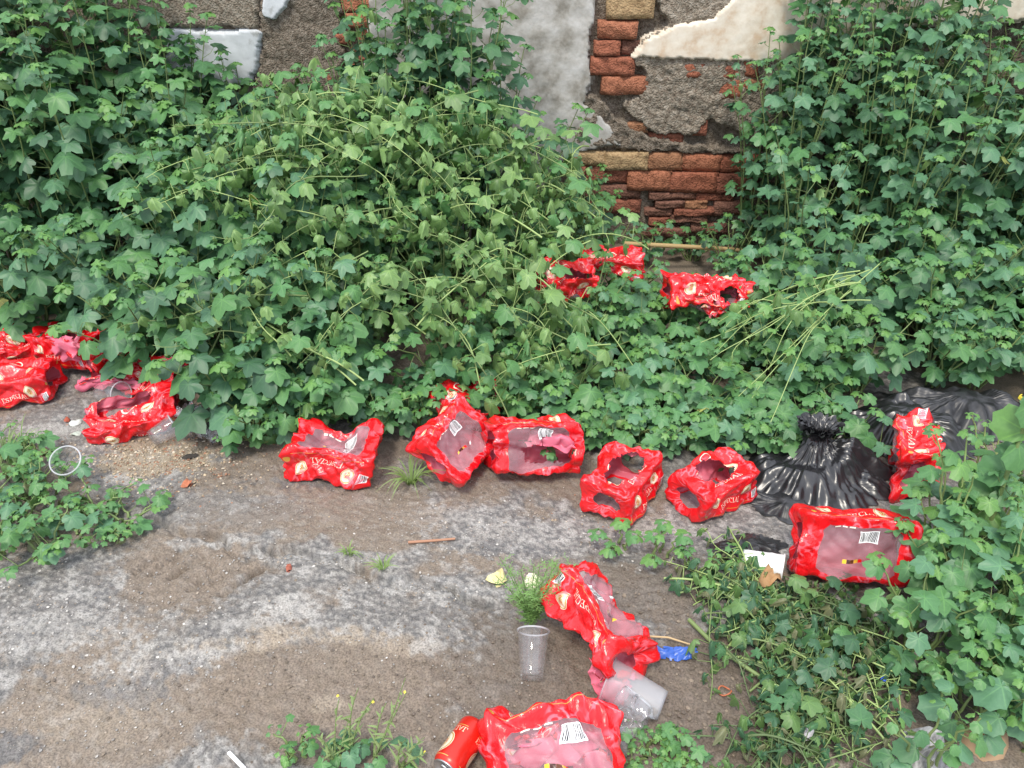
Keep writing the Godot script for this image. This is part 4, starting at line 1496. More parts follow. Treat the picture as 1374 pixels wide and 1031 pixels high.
	# fringe of small plants where the weeds meet the paving
	for s in [Vector3(-0.816, 0.000, -1.984), Vector3(-0.728, 0.000, -2.015), Vector3(-0.640, 0.000, -2.056), Vector3(-0.535, 0.000, -2.081), Vector3(-0.419, 0.000, -2.044), Vector3(-0.316, 0.000, -2.107), Vector3(-0.221, 0.000, -2.172), Vector3(-0.093, 0.000, -2.159), Vector3(0.007, 0.000, -2.107), Vector3(0.132, 0.000, -2.107), Vector3(0.247, 0.000, -2.003), Vector3(0.352, 0.000, -1.976), Vector3(0.455, 0.000, -1.952), Vector3(0.560, 0.000, -1.945), Vector3(0.666, 0.000, -1.945), Vector3(0.770, 0.000, -1.984), Vector3(0.877, 0.000, -2.065)]:
		var o := fresh.duplicate()
		o.pal = [1, 8, 0, 9]
		o.wilt = 0.12
		o.size = rf(0.034, 0.050)
		o.gap = 0.022
		o.low = 0.05
		mallow("edge_mallow", "low mallow at the edge where the weeds meet the paving", "mallows along the edge of the weeds", s, rf(0.10, 0.19), 7, 0.13, o)
	# pale bent stalks fanned out beside the torn wrapper
	for k in 12:
		var a: Vector3 = Vector3(1.078, 0.400, -2.271) + Vector3(rf(-0.10, 0.16), rf(-0.06, 0.04), rf(-0.12, 0.10))
		var c: Vector3 = Vector3(0.700, 0.280, -2.072) + Vector3(rf(-0.2, 0.16), rf(-0.06, 0.04), rf(-0.2, 0.22))
		var e := {"size": rf(0.024, 0.034), "pal": [1, 2], "wpal": [4, 5, 1], "wilt": 0.6, "low": 0.2, "gap": 0.05, "stem": "stem_pale", "r0": 0.0022, "r1": 0.0012, "bare_tip": true, "wig": 0.05}
		stalk("bent_mallow_stalk", "pale bent stalk in the fan beside the torn red wrapper", "cut stalk", "bent stalks fanned beside the wrapper", a, (a + c) / 2 + Vector3(rf(-0.03, 0.03), rf(0.04, 0.12), 0), c, e)
	# big-leaved plants at the near side
	for s in [Vector3(1.192, 0.000, -1.477), Vector3(1.039, 0.000, -1.266), Vector3(1.180, 0.000, -1.266), Vector3(1.030, 0.000, -1.109), Vector3(1.091, 0.000, -1.006), Vector3(1.357, 0.000, -1.386), Vector3(0.925, 0.000, -1.159), Vector3(1.166, 0.000, -1.159), Vector3(1.052, 0.000, -1.386), Vector3(1.310, 0.000, -1.477), Vector3(1.040, 0.000, -1.201), Vector3(1.224, 0.000, -1.386), Vector3(1.099, 0.000, -1.179)]:
		var o := fresh.duplicate()
		o.pal = [0, 1, 8, 8]
		o.size = rf(0.038, 0.050)
		o.gap = 0.034
		o.low = 0.12
		mallow("broad_mallow", "broad-leaved mallow growing beside the wrapper with the clear panel", "broad mallows beside the upright wrapper", s, rf(0.22, 0.38), 5, 0.15, o)
	for s in [Vector3(0.911, 0.000, -0.980), Vector3(0.984, 0.000, -0.938), Vector3(1.067, 0.000, -0.922), Vector3(0.809, 0.000, -0.874), Vector3(0.997, 0.000, -1.042), Vector3(1.068, 0.000, -1.024)]:
		var o := fresh.duplicate()
		o.ovate = true
		o.pal = [8, 0, 9, 1]
		o.size = rf(0.036, 0.050)
		o.gap = 0.05
		o.category = "weed"
		mallow("toothed_weed", "weed with pointed oval leaves beside the grey concrete lump", "oval-leaved weeds by the concrete lump", s, rf(0.14, 0.24), 4, 0.12, o)
	# trailing patch on the open paving
	for s in [Vector3(-1.518, 0.000, -1.799), Vector3(-1.387, 0.000, -1.705), Vector3(-1.369, 0.000, -1.590), Vector3(-1.252, 0.000, -1.605), Vector3(-1.172, 0.000, -1.636), Vector3(-1.065, 0.000, -1.605), Vector3(-1.239, 0.000, -1.477), Vector3(-1.498, 0.000, -1.636), Vector3(-1.644, 0.000, -1.870), Vector3(-1.480, 0.000, -1.907), Vector3(-1.438, 0.000, -1.698), Vector3(-1.346, 0.000, -1.731), Vector3(-1.186, 0.000, -1.532), Vector3(-1.365, 0.000, -1.491), Vector3(-1.104, 0.000, -1.576)]:
		var o := fresh.duplicate()
		o.pal = [1, 8, 0, 1]
		o.wilt = 0.3
		o.wpal = [5, 5, 1, 7]
		o.size = rf(0.024, 0.040)
		o.gap = 0.034
		mallow("trailing_mallow", "trailing mallow sprawled low over the open paving", "trailing mallows on the paving", s, rf(0.05, 0.12), 6, 0.13, o)
	for s in [Vector3(0.458, 0.000, -1.411), Vector3(0.390, 0.000, -1.469), Vector3(0.576, 0.000, -1.424), Vector3(0.286, 0.000, -1.504)]:
		var o := fresh.duplicate()
		o.pal = [8, 1, 0]
		o.wilt = 0.25
		o.size = rf(0.030, 0.052)
		o.gap = 0.06
		mallow("mallow_seedling", "small mallow seedling with round leaves on bare mud", "seedlings on the bare mud", s, rf(0.05, 0.10), 4, 0.08, o)
	for s in [Vector3(0.295, 0.000, -0.922), Vector3(0.328, 0.000, -0.893), Vector3(0.247, 0.000, -0.902), Vector3(0.371, 0.000, -0.882), Vector3(-0.439, 0.000, -0.922)]:
		var o := fresh.duplicate()
		o.pal = [1, 2, 1]
		o.size = 0.020
		o.gap = 0.02
		mallow("mud_weed", "tiny light green weed rooted in wet mud", "tiny weeds in the mud", s, 0.05, 5, 0.06, o)
	# the trampled heap of cuttings
	for k in 130:
		var p: Vector3 = [Vector3(0.584, 0.000, -1.266), Vector3(0.714, 0.000, -1.222), Vector3(0.624, 0.000, -1.099), Vector3(0.727, 0.000, -1.061), Vector3(0.648, 0.000, -0.972), Vector3(0.570, 0.000, -0.922), Vector3(0.804, 0.000, -1.179), Vector3(0.583, 0.000, -1.336)][k % 8] + Vector3(rng.randfn(0, 0.06), 0, rng.randfn(0, 0.055))
		var a := rf(0, TAU)
		var dir := Vector3(cos(a), 0, sin(a)) * rf(0.06, 0.18)
		var y := rf(0.006, 0.04)
		var e := {"wig": 0.02, "narrow": 0.55, "size": rf(0.018, 0.038), "pal": [5, 3, 9], "wpal": [5, 3, 3, 7, 9, 5], "wilt": 0.95, "low": 0.02, "gap": 0.014, "stem": ["stem", "stem_dark", "stem_dark", "stem_pale"][k % 4], "r0": rf(0.0015, 0.0035), "r1": 0.0012, "bare_tip": true}
		stalk("trampled_stalk", "trampled dull green stalk in the matted heap of cuttings", "cut stalk", "stalks of the matted heap", p - dir + Vector3(0, y, 0), p + Vector3(0, y + rf(0.0, 0.06), 0), p + dir + Vector3(0, y * 0.6, 0), e)


func drop_litter() -> void:
	var R := "drink_pack_wrapper"
	# the row at the edge of the weeds
	film_pack({"seed": 1, "at": Vector3(-0.533, 0.000, -1.841), "yaw": -6, "roll": 176, "dim": Vector3(0.249, 0.106, 0.175), "amp": 0.0138, "label": "red film wrapper caved in on its pale clear side, alone beside the grass tuft", "dents": [[Vector3(0.0, -1, 0.3), 0.9, Vector3(0, 0.055, 0)], [Vector3(0.9, -1, 0.0), 0.6, Vector3(0, -0.02, 0)]]})
	film_pack({"seed": 2, "at": Vector3(-0.159, 0.000, -2.056), "yaw": 22, "roll": 10, "amp": 0.0138, "dim": Vector3(0.217, 0.113, 0.167), "label": "red film wrapper with torn open corner, half sunk in the leaves behind the others", "tears": [[Vector3(0.6, 1, 0.4), Vector3(0.45, 0.9, 0.6)]], "dents": [[Vector3(-0.3, 1, 0), 0.8, Vector3(0, 0.03, -0.01)]]})
	film_pack({"seed": 3, "at": Vector3(-0.171, 0.000, -1.848), "yaw": 64, "roll": -140, "pitch": 0, "amp": 0.0103, "dim": Vector3(0.236, 0.099, 0.188), "label": "red film wrapper showing its pale clear panel and barcode, leaning on the next wrapper", "dents": [[Vector3(0, -1, 0), 1.0, Vector3(0, 0.02, 0)]]})
	var k := film_pack({"seed": 4, "at": Vector3(0.065, 0.000, -1.820), "yaw": 2, "roll": -100, "amp": 0.0138, "dim": Vector3(0.251, 0.108, 0.167), "label": "red film wrapper gaping open with a pink torn flap on top", "tears": [[Vector3(0.2, -1, -0.15), Vector3(0.62, 0.6, 0.5)]], "dents": [[Vector3(0.2, -1, 0.9), 0.7, Vector3(0, -0.02, 0.02)], [Vector3(-0.9, 0, 0.9), 0.6, Vector3(-0.01, -0.05, 0.02)]]})
	film_sheet(k, "torn_flap", [Vector3(0.029, 0.150, -1.851), Vector3(0.192, 0.140, -1.816), Vector3(0.175, 0.110, -1.774), Vector3(0.039, 0.130, -1.776)], Vector3(0, 0.03, 0.01), 5, 0.012, M.film_pink, M.film)
	film_pack({"seed": 5, "at": Vector3(0.314, 0.000, -1.711), "yaw": 60, "roll": 0, "amp": 0.0092, "dim": Vector3(0.212, 0.104, 0.173), "label": "boxy red film wrapper open on top with dark oval end hole facing the paving", "tears": [[Vector3(0.05, 1, 0.05), Vector3(0.64, 0.35, 0.60)]], "hole": 0.5, "dents": [[Vector3(0.3, 0.3, 1), 0.7, Vector3(0, -0.015, -0.018)]]})
	film_pack({"seed": 6, "at": Vector3(0.579, 0.000, -1.705), "yaw": 33, "roll": 2, "amp": 0.0092, "dim": Vector3(0.217, 0.104, 0.153), "label": "boxy red film wrapper open on top standing beside the tied black bag", "tears": [[Vector3(-0.1, 1, 0.0), Vector3(0.62, 0.35, 0.55)]], "hole": 0.55, "dents": [[Vector3(-0.5, 1, 1), 0.6, Vector3(0, -0.02, -0.01)]]})
	# beside the bags
	film_pack({"seed": 7, "at": Vector3(1.169, 0.000, -1.771), "yaw": 70, "roll": 80, "amp": 0.0161, "dim": Vector3(0.197, 0.099, 0.167), "label": "crumpled red film wrapper behind leafy stems, upon the black bags", "tears": [[Vector3(0.4, 1, 0.1), Vector3(0.4, 0.5, 0.6)]]})
	film_pack({"seed": 8, "at": Vector3(0.844, 0.000, -1.406), "yaw": -8, "roll": -108, "amp": 0.0080, "dim": Vector3(0.261, 0.104, 0.182), "label": "red film wrapper standing on edge with clear grey panel, barcode and colour squares", "dents": [[Vector3(-0.8, 1, -0.9), 0.4, Vector3(0, 0.0, -0.03)]]})
	# on the mud in front
	var p := film_pack({"seed": 9, "at": Vector3(0.197, 0.000, -1.184), "yaw": 118, "roll": -138, "amp": 0.0138, "dim": Vector3(0.242, 0.099, 0.167), "label": "red film wrapper with barcode lying on the mud between two cups", "dents": [[Vector3(0.6, -0.2, -1), 0.7, Vector3(0, 0.0, 0.03)], [Vector3(-0.6, -0.6, 0), 0.8, Vector3(0, 0.03, 0)]], "tears": [[Vector3(1.0, 0.8, 0.2), Vector3(0.5, 0.6, 0.7)]]})
	film_sheet(p, "torn_flap", [Vector3(0.170, 0.050, -1.100), Vector3(0.265, 0.050, -1.072), Vector3(0.242, 0.000, -1.015), Vector3(0.182, 0.000, -1.024)], Vector3(0, 0.02, 0), 15, 0.010, M.film_pink, M.film)
	var q := film_pack({"seed": 10, "at": Vector3(0.096, 0.000, -0.859), "yaw": 8, "roll": -158, "amp": 0.0172, "dim": Vector3(0.257, 0.084, 0.197), "label": "limp red and pink film wrapper spread open beside the drink can", "tears": [[Vector3(0.1, 1, 0.2), Vector3(0.55, 0.8, 0.6)]]})
	film_sheet(q, "torn_flap", [Vector3(0.004, 0.080, -0.904), Vector3(0.168, 0.080, -0.917), Vector3(0.216, 0.040, -0.859), Vector3(-0.032, 0.050, -0.853)], Vector3(0, 0.05, 0), 22, 0.016, M.film_pink, M.film)
	# the cluster under the thicket
	film_pack({"seed": 11, "at": Vector3(-1.698, 0.000, -2.241), "yaw": 14, "roll": 0, "amp": 0.0115, "dim": Vector3(0.232, 0.099, 0.167), "hole": 0.58, "label": "closed red film wrapper with an oval end hole, outermost on the bare paving", "dents": [[Vector3(-0.2, 1, 0.3), 0.8, Vector3(0, -0.03, 0)]]})
	film_pack({"seed": 12, "at": Vector3(-1.772, 0.000, -2.449), "yaw": 30, "roll": 4, "amp": 0.0138, "dim": Vector3(0.197, 0.099, 0.158), "hole": 0.6, "label": "small crumpled red wrapper pushed under the thicket, behind the closed one", "dents": [[Vector3(0.3, 1, 0), 0.8, Vector3(0, -0.02, 0)]]})
	var c := film_pack({"seed": 13, "at": Vector3(-1.607, 0.000, -2.439), "yaw": -12, "roll": -12, "amp": 0.0149, "dim": Vector3(0.217, 0.119, 0.167), "hole": 0.6, "label": "red wrapper under a hanging leaf with a pale pink flap folded over", "tears": [[Vector3(0.0, 1, 0.4), Vector3(0.7, 0.5, 0.5)]]})
	film_sheet(c, "torn_flap", [Vector3(-1.632, 0.160, -2.368), Vector3(-1.483, 0.170, -2.335), Vector3(-1.503, 0.080, -2.309), Vector3(-1.609, 0.100, -2.336)], Vector3(0, 0.02, 0.02), 33, 0.012, M.film_pink, M.film)
	film_pack({"seed": 14, "at": Vector3(-1.415, 0.000, -2.387), "yaw": 50, "roll": 70, "amp": 0.0149, "dim": Vector3(0.177, 0.069, 0.138), "hole": 0.66, "label": "red wrapper standing on edge with a wide dark hole", "tears": [[Vector3(-0.7, 0, 0.4), Vector3(0.4, 1, 0.5)]]})
	var e := thing("film_strip", "flattened pink strip of torn film under the standing wrapper", "film strip", lift(Vector3(-1.436, 0.000, -2.312)))
	film_sheet(e, "strip", [Vector3(-1.504, 0.050, -2.268), Vector3(-1.270, 0.060, -2.234), Vector3(-1.265, 0.030, -2.214), Vector3(-1.515, 0.010, -2.254)], Vector3(0, 0.02, 0), 44, 0.010, M.film_pink, M.film)
	var e2 := thing("film_strip", "dark purplish torn film with red end, touching the thicket", "film strip", lift(Vector3(-1.259, 0.000, -2.312)))
	var plum := mk(Color(0.20, 0.06, 0.09), 0.35)
	film_sheet(e2, "strip", [Vector3(-1.292, 0.090, -2.282), Vector3(-1.181, 0.070, -2.276), Vector3(-1.140, 0.010, -2.217), Vector3(-1.256, 0.030, -2.242)], Vector3(0, 0.02, 0), 46, 0.012, plum, M.film)
	film_sheet(e2, "red_end", [Vector3(-1.215, 0.080, -2.269), Vector3(-1.160, 0.060, -2.267), Vector3(-1.156, 0.030, -2.252), Vector3(-1.202, 0.050, -2.249)], Vector3(0, 0.02, 0.01), 47, 0.008, M.film, M.film)
	film_pack({"seed": 16, "at": Vector3(-1.232, 0.000, -2.056), "yaw": 24, "roll": 12, "amp": 0.0138, "dim": Vector3(0.266, 0.064, 0.167), "hole": 0.7, "label": "flattened lettered red wrapper lying on the sandy paving", "dents": [[Vector3(-0.2, 1, -0.3), 1.0, Vector3(0, -0.02, 0.0)], [Vector3(0.8, 1, 0.0), 0.6, Vector3(0, 0.035, 0.0)]], "tears": [[Vector3(-0.1, 1, -0.7), Vector3(0.6, 0.6, 0.4)]]})
	film_pack({"seed": 21, "at": Vector3(-1.239, 0.000, -2.260), "yaw": -20, "roll": 60, "amp": 0.013, "dim": Vector3(0.20, 0.06, 0.15), "hole": 0.7, "label": "crushed red wrapper at the thicket edge behind the flattened lettered one", "tears": [[Vector3(0.2, -1, 0.3), Vector3(0.5, 0.6, 0.5)]]})
	# up among the leaves
	film_pack({"seed": 17, "at": Vector3(0.185, 0.260, -2.517), "floor": 0.24, "flat": false, "yaw": 12, "roll": 10, "amp": 0.0161, "dim": Vector3(0.207, 0.089, 0.148), "label": "red wrapper buried in low mallow leaves beside the cut heap", "tears": [[Vector3(0.3, 1, 0.3), Vector3(0.5, 0.6, 0.6)]]})
	film_pack({"seed": 18, "at": Vector3(0.380, 0.260, -2.735), "floor": 0.24, "flat": false, "yaw": -8, "roll": 6, "amp": 0.0138, "dim": Vector3(0.217, 0.059, 0.138), "label": "flattened red wrapper lying on leaves near the cane pole"})
	var t := film_pack({"seed": 19, "at": Vector3(0.689, 0.260, -2.469), "floor": 0.20, "flat": false, "yaw": -4, "roll": -25, "amp": 0.0184, "dim": Vector3(0.261, 0.099, 0.167), "label": "badly torn red wrapper draped on leaves beside the fan of stalks", "tears": [[Vector3(0.5, 0, 1), Vector3(0.25, 0.6, 0.4)], [Vector3(0.1, -1, 0.6), Vector3(0.4, 0.4, 0.4)]]})
	film_sheet(t, "hanging_piece", [Vector3(0.639, 0.300, -2.418), Vector3(0.726, 0.300, -2.401), Vector3(0.732, 0.240, -2.367), Vector3(0.668, 0.220, -2.377)], Vector3(0, 0.01, 0.02), 55, 0.012, M.film, M.film_inside, 14, 14)

	# cups
	var glassy := clear_mat(0.10, 0.06, Color(0.7, 0.7, 0.72))
	var cloudy := clear_mat(0.36, 0.34, Color(0.78, 0.79, 0.81))
	var milk := clear_mat(0.15, 0.10, Color(0.74, 0.74, 0.76))
	M.cup_rim = clear_mat(0.5, 0.3, Color(0.8, 0.81, 0.83))
	var white := mk(Color(0.80, 0.81, 0.82), 0.4)
	cup("clear plastic cup lying on mud beside the feathery weed", Vector3(0.046, 0.000, -1.128), Vector3(0.05, 0.36, -0.85), 0.105, 0.036, 0.025, glassy)
	cup("large cloudy plastic cup lying across the torn pink flap", Vector3(0.264, 0.000, -1.033), Vector3(-0.85, 0.12, -0.42), 0.125, 0.047, 0.032, cloudy)
	cup("crushed clear cup touching the large cloudy cup", Vector3(0.232, 0.000, -0.968), Vector3(0.5, 0.25, -0.5), 0.095, 0.040, 0.028, milk, 0.8, 3)
	cup("clear cup with its mouth turned up at the edge of the trailing mallow", Vector3(-1.293, 0.000, -1.785), Vector3(0.05, 0.75, 0.55), 0.10, 0.043, 0.028, clear_mat(0.26, 0.3, Color(0.78, 0.79, 0.81)))
	cup("clear cup rolled against the dark torn film", Vector3(-1.367, 0.000, -2.195), Vector3(0.8, 0.15, 0.3), 0.10, 0.042, 0.028, milk)
	cup("clear cup on sand under the edge of the flattened wrapper", Vector3(-1.106, 0.000, -1.976), Vector3(0.7, 0.25, -0.5), 0.08, 0.036, 0.026, milk)
	cup("opaque white cup lying beside the black plastic scrap", Vector3(0.642, 0.000, -1.416), Vector3(0.85, 0.06, 0.35), 0.10, 0.034, 0.024, white)
	# crumpled clear film
	var cf := thing("clear_film", "crumpled ball of clear film at the foot of the thicket", "plastic film", lift(Vector3(-1.023, 0.000, -2.032)))
	film_sheet(cf, "fold", [Vector3(-1.070, 0.050, -2.053), Vector3(-0.975, 0.050, -2.045), Vector3(-0.953, 0.010, -1.978), Vector3(-1.047, 0.010, -1.990)], Vector3(0, 0.05, 0), 61, 0.03, milk, milk)
	film_sheet(cf, "fold", [Vector3(-1.064, 0.030, -2.065), Vector3(-0.978, 0.060, -2.014), Vector3(-0.926, 0.010, -1.970), Vector3(-1.004, 0.010, -1.963)], Vector3(0, 0.04, 0), 62, 0.03, milk, milk)
	drink_can(lift(Vector3(-0.102, 0.000, -0.915)), Vector3(-0.45, 0.0, 0.75))

	# bin bags
	var black := mk(Color(0.014, 0.014, 0.016), 0.30)
	black.metallic_specular = 0.6
	var dusty := mk(Color(0.045, 0.046, 0.052), 0.42, ntex(71, 0.02, [Color(0.5, 0.5, 0.5), Color(1, 1, 1)], [0.2, 0.8], 256, 4), 0.4)
	var bag := bag_sheet("bin_bag", "glossy black bin bag tied in a knot beside the boxy wrapper", lift(Vector3(0.919, 0.000, -1.799)), 0.21, 0.16, 0.1, 0.09, 2, 0.026, black, Vector2(-0.05, -0.30))
	knot_of(bag, Vector3(-0.012, 0.128, -0.05), 0.045, black)
	bag_sheet("bin_bag", "slack black bin bag behind the tied one, running under the leaves", lift(Vector3(1.239, 0.000, -1.991)), 0.24, 0.15, 0.25, 0.11, 5, 0.024, black)
	bag_sheet("bin_bag", "greyish black bin bag half hidden by pale weed stems at the slope", lift(Vector3(1.494, 0.000, -2.098)), 0.30, 0.16, 0.1, 0.09, 6, 0.024, dusty)
	bag_sheet("plastic_scrap", "flat black plastic under the front of the tied bag", lift(Vector3(0.784, 0.000, -1.667)), 0.13, 0.06, 0.5, 0.03, 8, 0.02, dusty)
	bag_sheet("plastic_scrap", "small muddy black plastic scrap beside the white cup", lift(Vector3(0.633, 0.000, -1.496)), 0.10, 0.05, -0.2, 0.025, 9, 0.03, dusty)

	# sticks, cane, shards
	var g := Geo.new()
	g.tube(PackedVector3Array([Vector3(0.503, 0.139, -3.250), Vector3(0.711, 0.128, -3.250), Vector3(0.913, 0.117, -3.250), Vector3(1.087, 0.104, -3.240)]), 0.011, 0.010, 8)
	single("cane", g.mesh(), mk(Color(0.42, 0.30, 0.14), 0.7), "long straw-coloured cane lying along the foot of the bricks", "cane")
	g = Geo.new()
	g.tube(PackedVector3Array([lift(Vector3(-0.278, 0.000, -1.510), 0.006), lift(Vector3(-0.215, 0.000, -1.515), 0.008), lift(Vector3(-0.153, 0.000, -1.524), 0.006)]), 0.0042, 0.0034, 6)
	single("wood_stick", g.mesh(), mk(Color(0.36, 0.19, 0.12), 0.8), "thin reddish wooden stick lying on grey paving", "stick")
	g = Geo.new()
	g.tube(PackedVector3Array([lift(Vector3(-0.577, 0.000, -0.915), 0.006), lift(Vector3(-0.534, 0.000, -0.880), 0.006)]), 0.0045, 0.0045, 6)
	single("white_straw", g.mesh(), mk(Color(0.8, 0.8, 0.78), 0.5), "short white straw lying on brown mud", "straw")
	g = Geo.new()
	g.tube(PackedVector3Array([lift(Vector3(0.299, 0.000, -1.196), 0.020), lift(Vector3(0.363, 0.000, -1.188), 0.022), lift(Vector3(0.421, 0.000, -1.175), 0.010)]), 0.0028, 0.002, 6)
	single("dry_stem", g.mesh(), mk(Color(0.5, 0.36, 0.2), 0.8), "dry tan stem lying above the blue plastic", "stem")
	g = Geo.new()
	g.tube(PackedVector3Array([Vector3(0.423, 0.020, -1.245), Vector3(0.460, 0.030, -1.172), Vector3(0.520, 0.030, -1.106), Vector3(0.563, 0.020, -1.075)]), 0.0055, 0.0045, 8)
	single("thick_stalk", g.mesh(), M.stem, "thick bare yellow-green stalk at the edge of the matted heap", "stalk")
	g = Geo.new()
	g.tube(PackedVector3Array([Vector3(0.811, 0.030, -1.086), Vector3(0.849, 0.050, -1.110), Vector3(0.879, 0.060, -1.128)]), 0.0055, 0.005, 8)
	single("thick_stalk", g.mesh(), M.stem, "short thick cut stalk upright between matted heap and broad leaves", "stalk")
	var blue := mk(Color(0.03, 0.10, 0.42), 0.35)
	var bl := thing("blue_plastic", "twisted strip of blue plastic beside the mud wrapper", "plastic strip", lift(Vector3(0.350, 0.000, -1.163)))
	film_sheet(bl, "strip", [Vector3(0.294, 0.020, -1.172), Vector3(0.374, 0.020, -1.164), Vector3(0.383, 0.005, -1.139), Vector3(0.295, 0.005, -1.147)], Vector3(0, 0.004, 0), 81, 0.003, blue, blue, 18, 8)
	film_sheet(bl, "strip_end", [Vector3(0.369, 0.020, -1.168), Vector3(0.430, 0.020, -1.164), Vector3(0.420, 0.010, -1.143), Vector3(0.369, 0.005, -1.139)], Vector3(0, 0.003, 0), 83, 0.003, blue, blue, 14, 7)
	scrap("paper_scrap", "crumpled pale yellow paper beside the feathery weed", "paper", lift(Vector3(-0.036, 0.000, -1.378)), Vector3(0.05, 0.02, 0.045), 0.4, 1, mk(Color(0.66, 0.60, 0.30), 0.7))
	scrap("paper_scrap", "pale cream paper scrap under the feathery weed", "paper", lift(Vector3(0.053, 0.000, -1.381)), Vector3(0.055, 0.014, 0.04), 1.4, 2, mk(Color(0.70, 0.67, 0.50), 0.7))
	scrap("tile_shard", "white glazed shard on paving in front of the cluster of wrappers", "shard", lift(Vector3(-1.434, 0.000, -2.065)), Vector3(0.035, 0.006, 0.03), 0.6, 3, mk(Color(0.6, 0.62, 0.58), 0.4))
	scrap("tile_shard", "grey green shard beside the white one", "shard", lift(Vector3(-1.400, 0.000, -2.003)), Vector3(0.032, 0.006, 0.02), 0.1, 4, mk(Color(0.42, 0.46, 0.40), 0.5))
	scrap("brick_chip", "orange brick chip on the sandy paving", "brick chip", lift(Vector3(-0.955, 0.000, -1.748)), Vector3(0.03, 0.015, 0.022), 0.1, 5, mk(Color(0.42, 0.15, 0.08), 0.9))
	scrap("brick_chip", "small red brick chip near the white shard", "brick chip", lift(Vector3(-1.469, 0.000, -2.077)), Vector3(0.02, 0.012, 0.018), 0.9, 6, mk(Color(0.40, 0.10, 0.06), 0.9))
	scrap("brick_chip", "red brick chip below the broken paving edge", "brick chip", lift(Vector3(-0.577, 0.000, -1.419)), Vector3(0.018, 0.012, 0.016), 0.9, 7, mk(Color(0.38, 0.12, 0.08), 0.9))
	scrap("dark_chip", "dark wood chip on the sand beside the clear film", "wood chip", lift(Vector3(-1.001, 0.000, -1.899)), Vector3(0.045, 0.012, 0.014), 0.4, 8, mk(Color(0.04, 0.035, 0.03), 0.9))
	scrap("brown_stone", "orange brown crumpled stone in the matted heap by the white cup", "stone", lift(Vector3(0.636, 0.000, -1.344), 0.03), Vector3(0.05, 0.035, 0.045), 0.4, 9, mk(Color(0.36, 0.21, 0.10), 0.9))
	scrap("tan_stone", "flat tan stone under oval leaves", "stone", lift(Vector3(0.976, 0.000, -0.938)), Vector3(0.11, 0.04, 0.07), 0.2, 10, mk(Color(0.40, 0.27, 0.16), 0.9))
	scrap("concrete_lump", "grey concrete lump under the oval-leaved weeds", "concrete", lift(Vector3(0.825, 0.000, -0.902)), Vector3(0.13, 0.05, 0.10), 0.5, 11, mk(Color(0.42, 0.42, 0.42), 0.9, ntex(91, 0.05, [grey(0.6), grey(1.0)], [0.2, 0.8], 256, 5), 0.2))
	scrap("foam_bit", "small white foam bit in the matted heap", "foam", lift(Vector3(0.604, 0.000, -0.941), 0.03), Vector3(0.025, 0.015, 0.022), 0.5, 12, mk(Color(0.65, 0.62, 0.64), 0.8))
	scrap("blue_chip", "tiny blue plastic bit in the matted heap", "plastic chip", lift(Vector3(0.806, 0.000, -1.061), 0.04), Vector3(0.012, 0.008, 0.012), 0.5, 13, mk(Color(0.02, 0.08, 0.5), 0.4))
	g = Geo.new()
	var ring := PackedVector3Array()
	for k2 in 15:
		var a := TAU * k2 / 14 * 0.92
		ring.append(lift(Vector3(0.468, 0.000, -1.061)) + Vector3(cos(a) * 0.014, 0.006 + 0.004 * sin(a * 2), sin(a) * 0.011))
	g.tube(ring, 0.002, 0.002, 5)
	single("orange_ring", g.mesh(), mk(Color(0.42, 0.13, 0.06), 0.6), "curled orange peel ring on wet mud", "peel")
	gravel("gravel", "pale grit and pebbles bedded in the grey paving", 3, [[-1.050, -1.244, 0.234, 0.141, 1210, 0.00108, 0.0042], [-0.805, -1.605, 0.337, 0.088, 495, 0.0009000000000000001, 0.003], [0.026, -1.547, 0.228, 0.060, 880, 0.00108, 0.0036], [0.399, -1.590, 0.150, 0.038, 385, 0.00108, 0.003], [-0.463, -1.450, 0.185, 0.020, 286, 0.00108, 0.0042], [-0.183, -1.366, 0.118, 0.019, 286, 0.00108, 0.0042], [-0.508, -1.222, 0.212, 0.051, 330, 0.0009000000000000001, 0.003], [-0.398, -1.667, 0.328, 0.100, 385, 0.0009000000000000001, 0.0024], [-0.635, -1.061, 0.280, 0.145, 220, 0.0009000000000000001, 0.0036], [-0.110, -1.061, 0.106, 0.065, 132, 0.0009000000000000001, 0.003], [-0.921, -0.972, 0.174, 0.104, 275, 0.0009000000000000001, 0.003]], [Color(0.36, 0.345, 0.325), Color(0.46, 0.44, 0.41), Color(0.28, 0.27, 0.26), Color(0.22, 0.20, 0.18), Color(0.30, 0.25, 0.20)])
	gravel("sandy_gravel", "loose sandy gravel in front of the thicket", 4, [[-1.094, -1.899, 0.115, 0.072, 1500, 0.001, 0.0055], [-1.264, -1.945, 0.133, 0.078, 350, 0.001, 0.005], [-0.819, -1.870, 0.146, 0.058, 250, 0.001, 0.004], [-0.987, -1.764, 0.145, 0.065, 220, 0.001, 0.005], [0.235, -1.605, 0.255, 0.050, 150, 0.001, 0.004]], [Color(0.44, 0.35, 0.24), Color(0.36, 0.28, 0.19), Color(0.50, 0.44, 0.35), Color(0.30, 0.16, 0.10)])
	gravel("mud_crumbs", "dark crumbs of mud and twigs on the wet ground", 5, [[-0.389, -1.061, 0.271, 0.136, 700, 0.001, 0.0045], [0.022, -1.118, 0.252, 0.157, 600, 0.001, 0.0045], [0.448, -1.061, 0.127, 0.138, 600, 0.001, 0.006], [0.363, -1.361, 0.138, 0.081, 300, 0.001, 0.005], [-0.597, -1.799, 0.349, 0.045, 350, 0.001, 0.005]], [Color(0.16, 0.13, 0.10), Color(0.21, 0.17, 0.13), Color(0.13, 0.105, 0.085)])


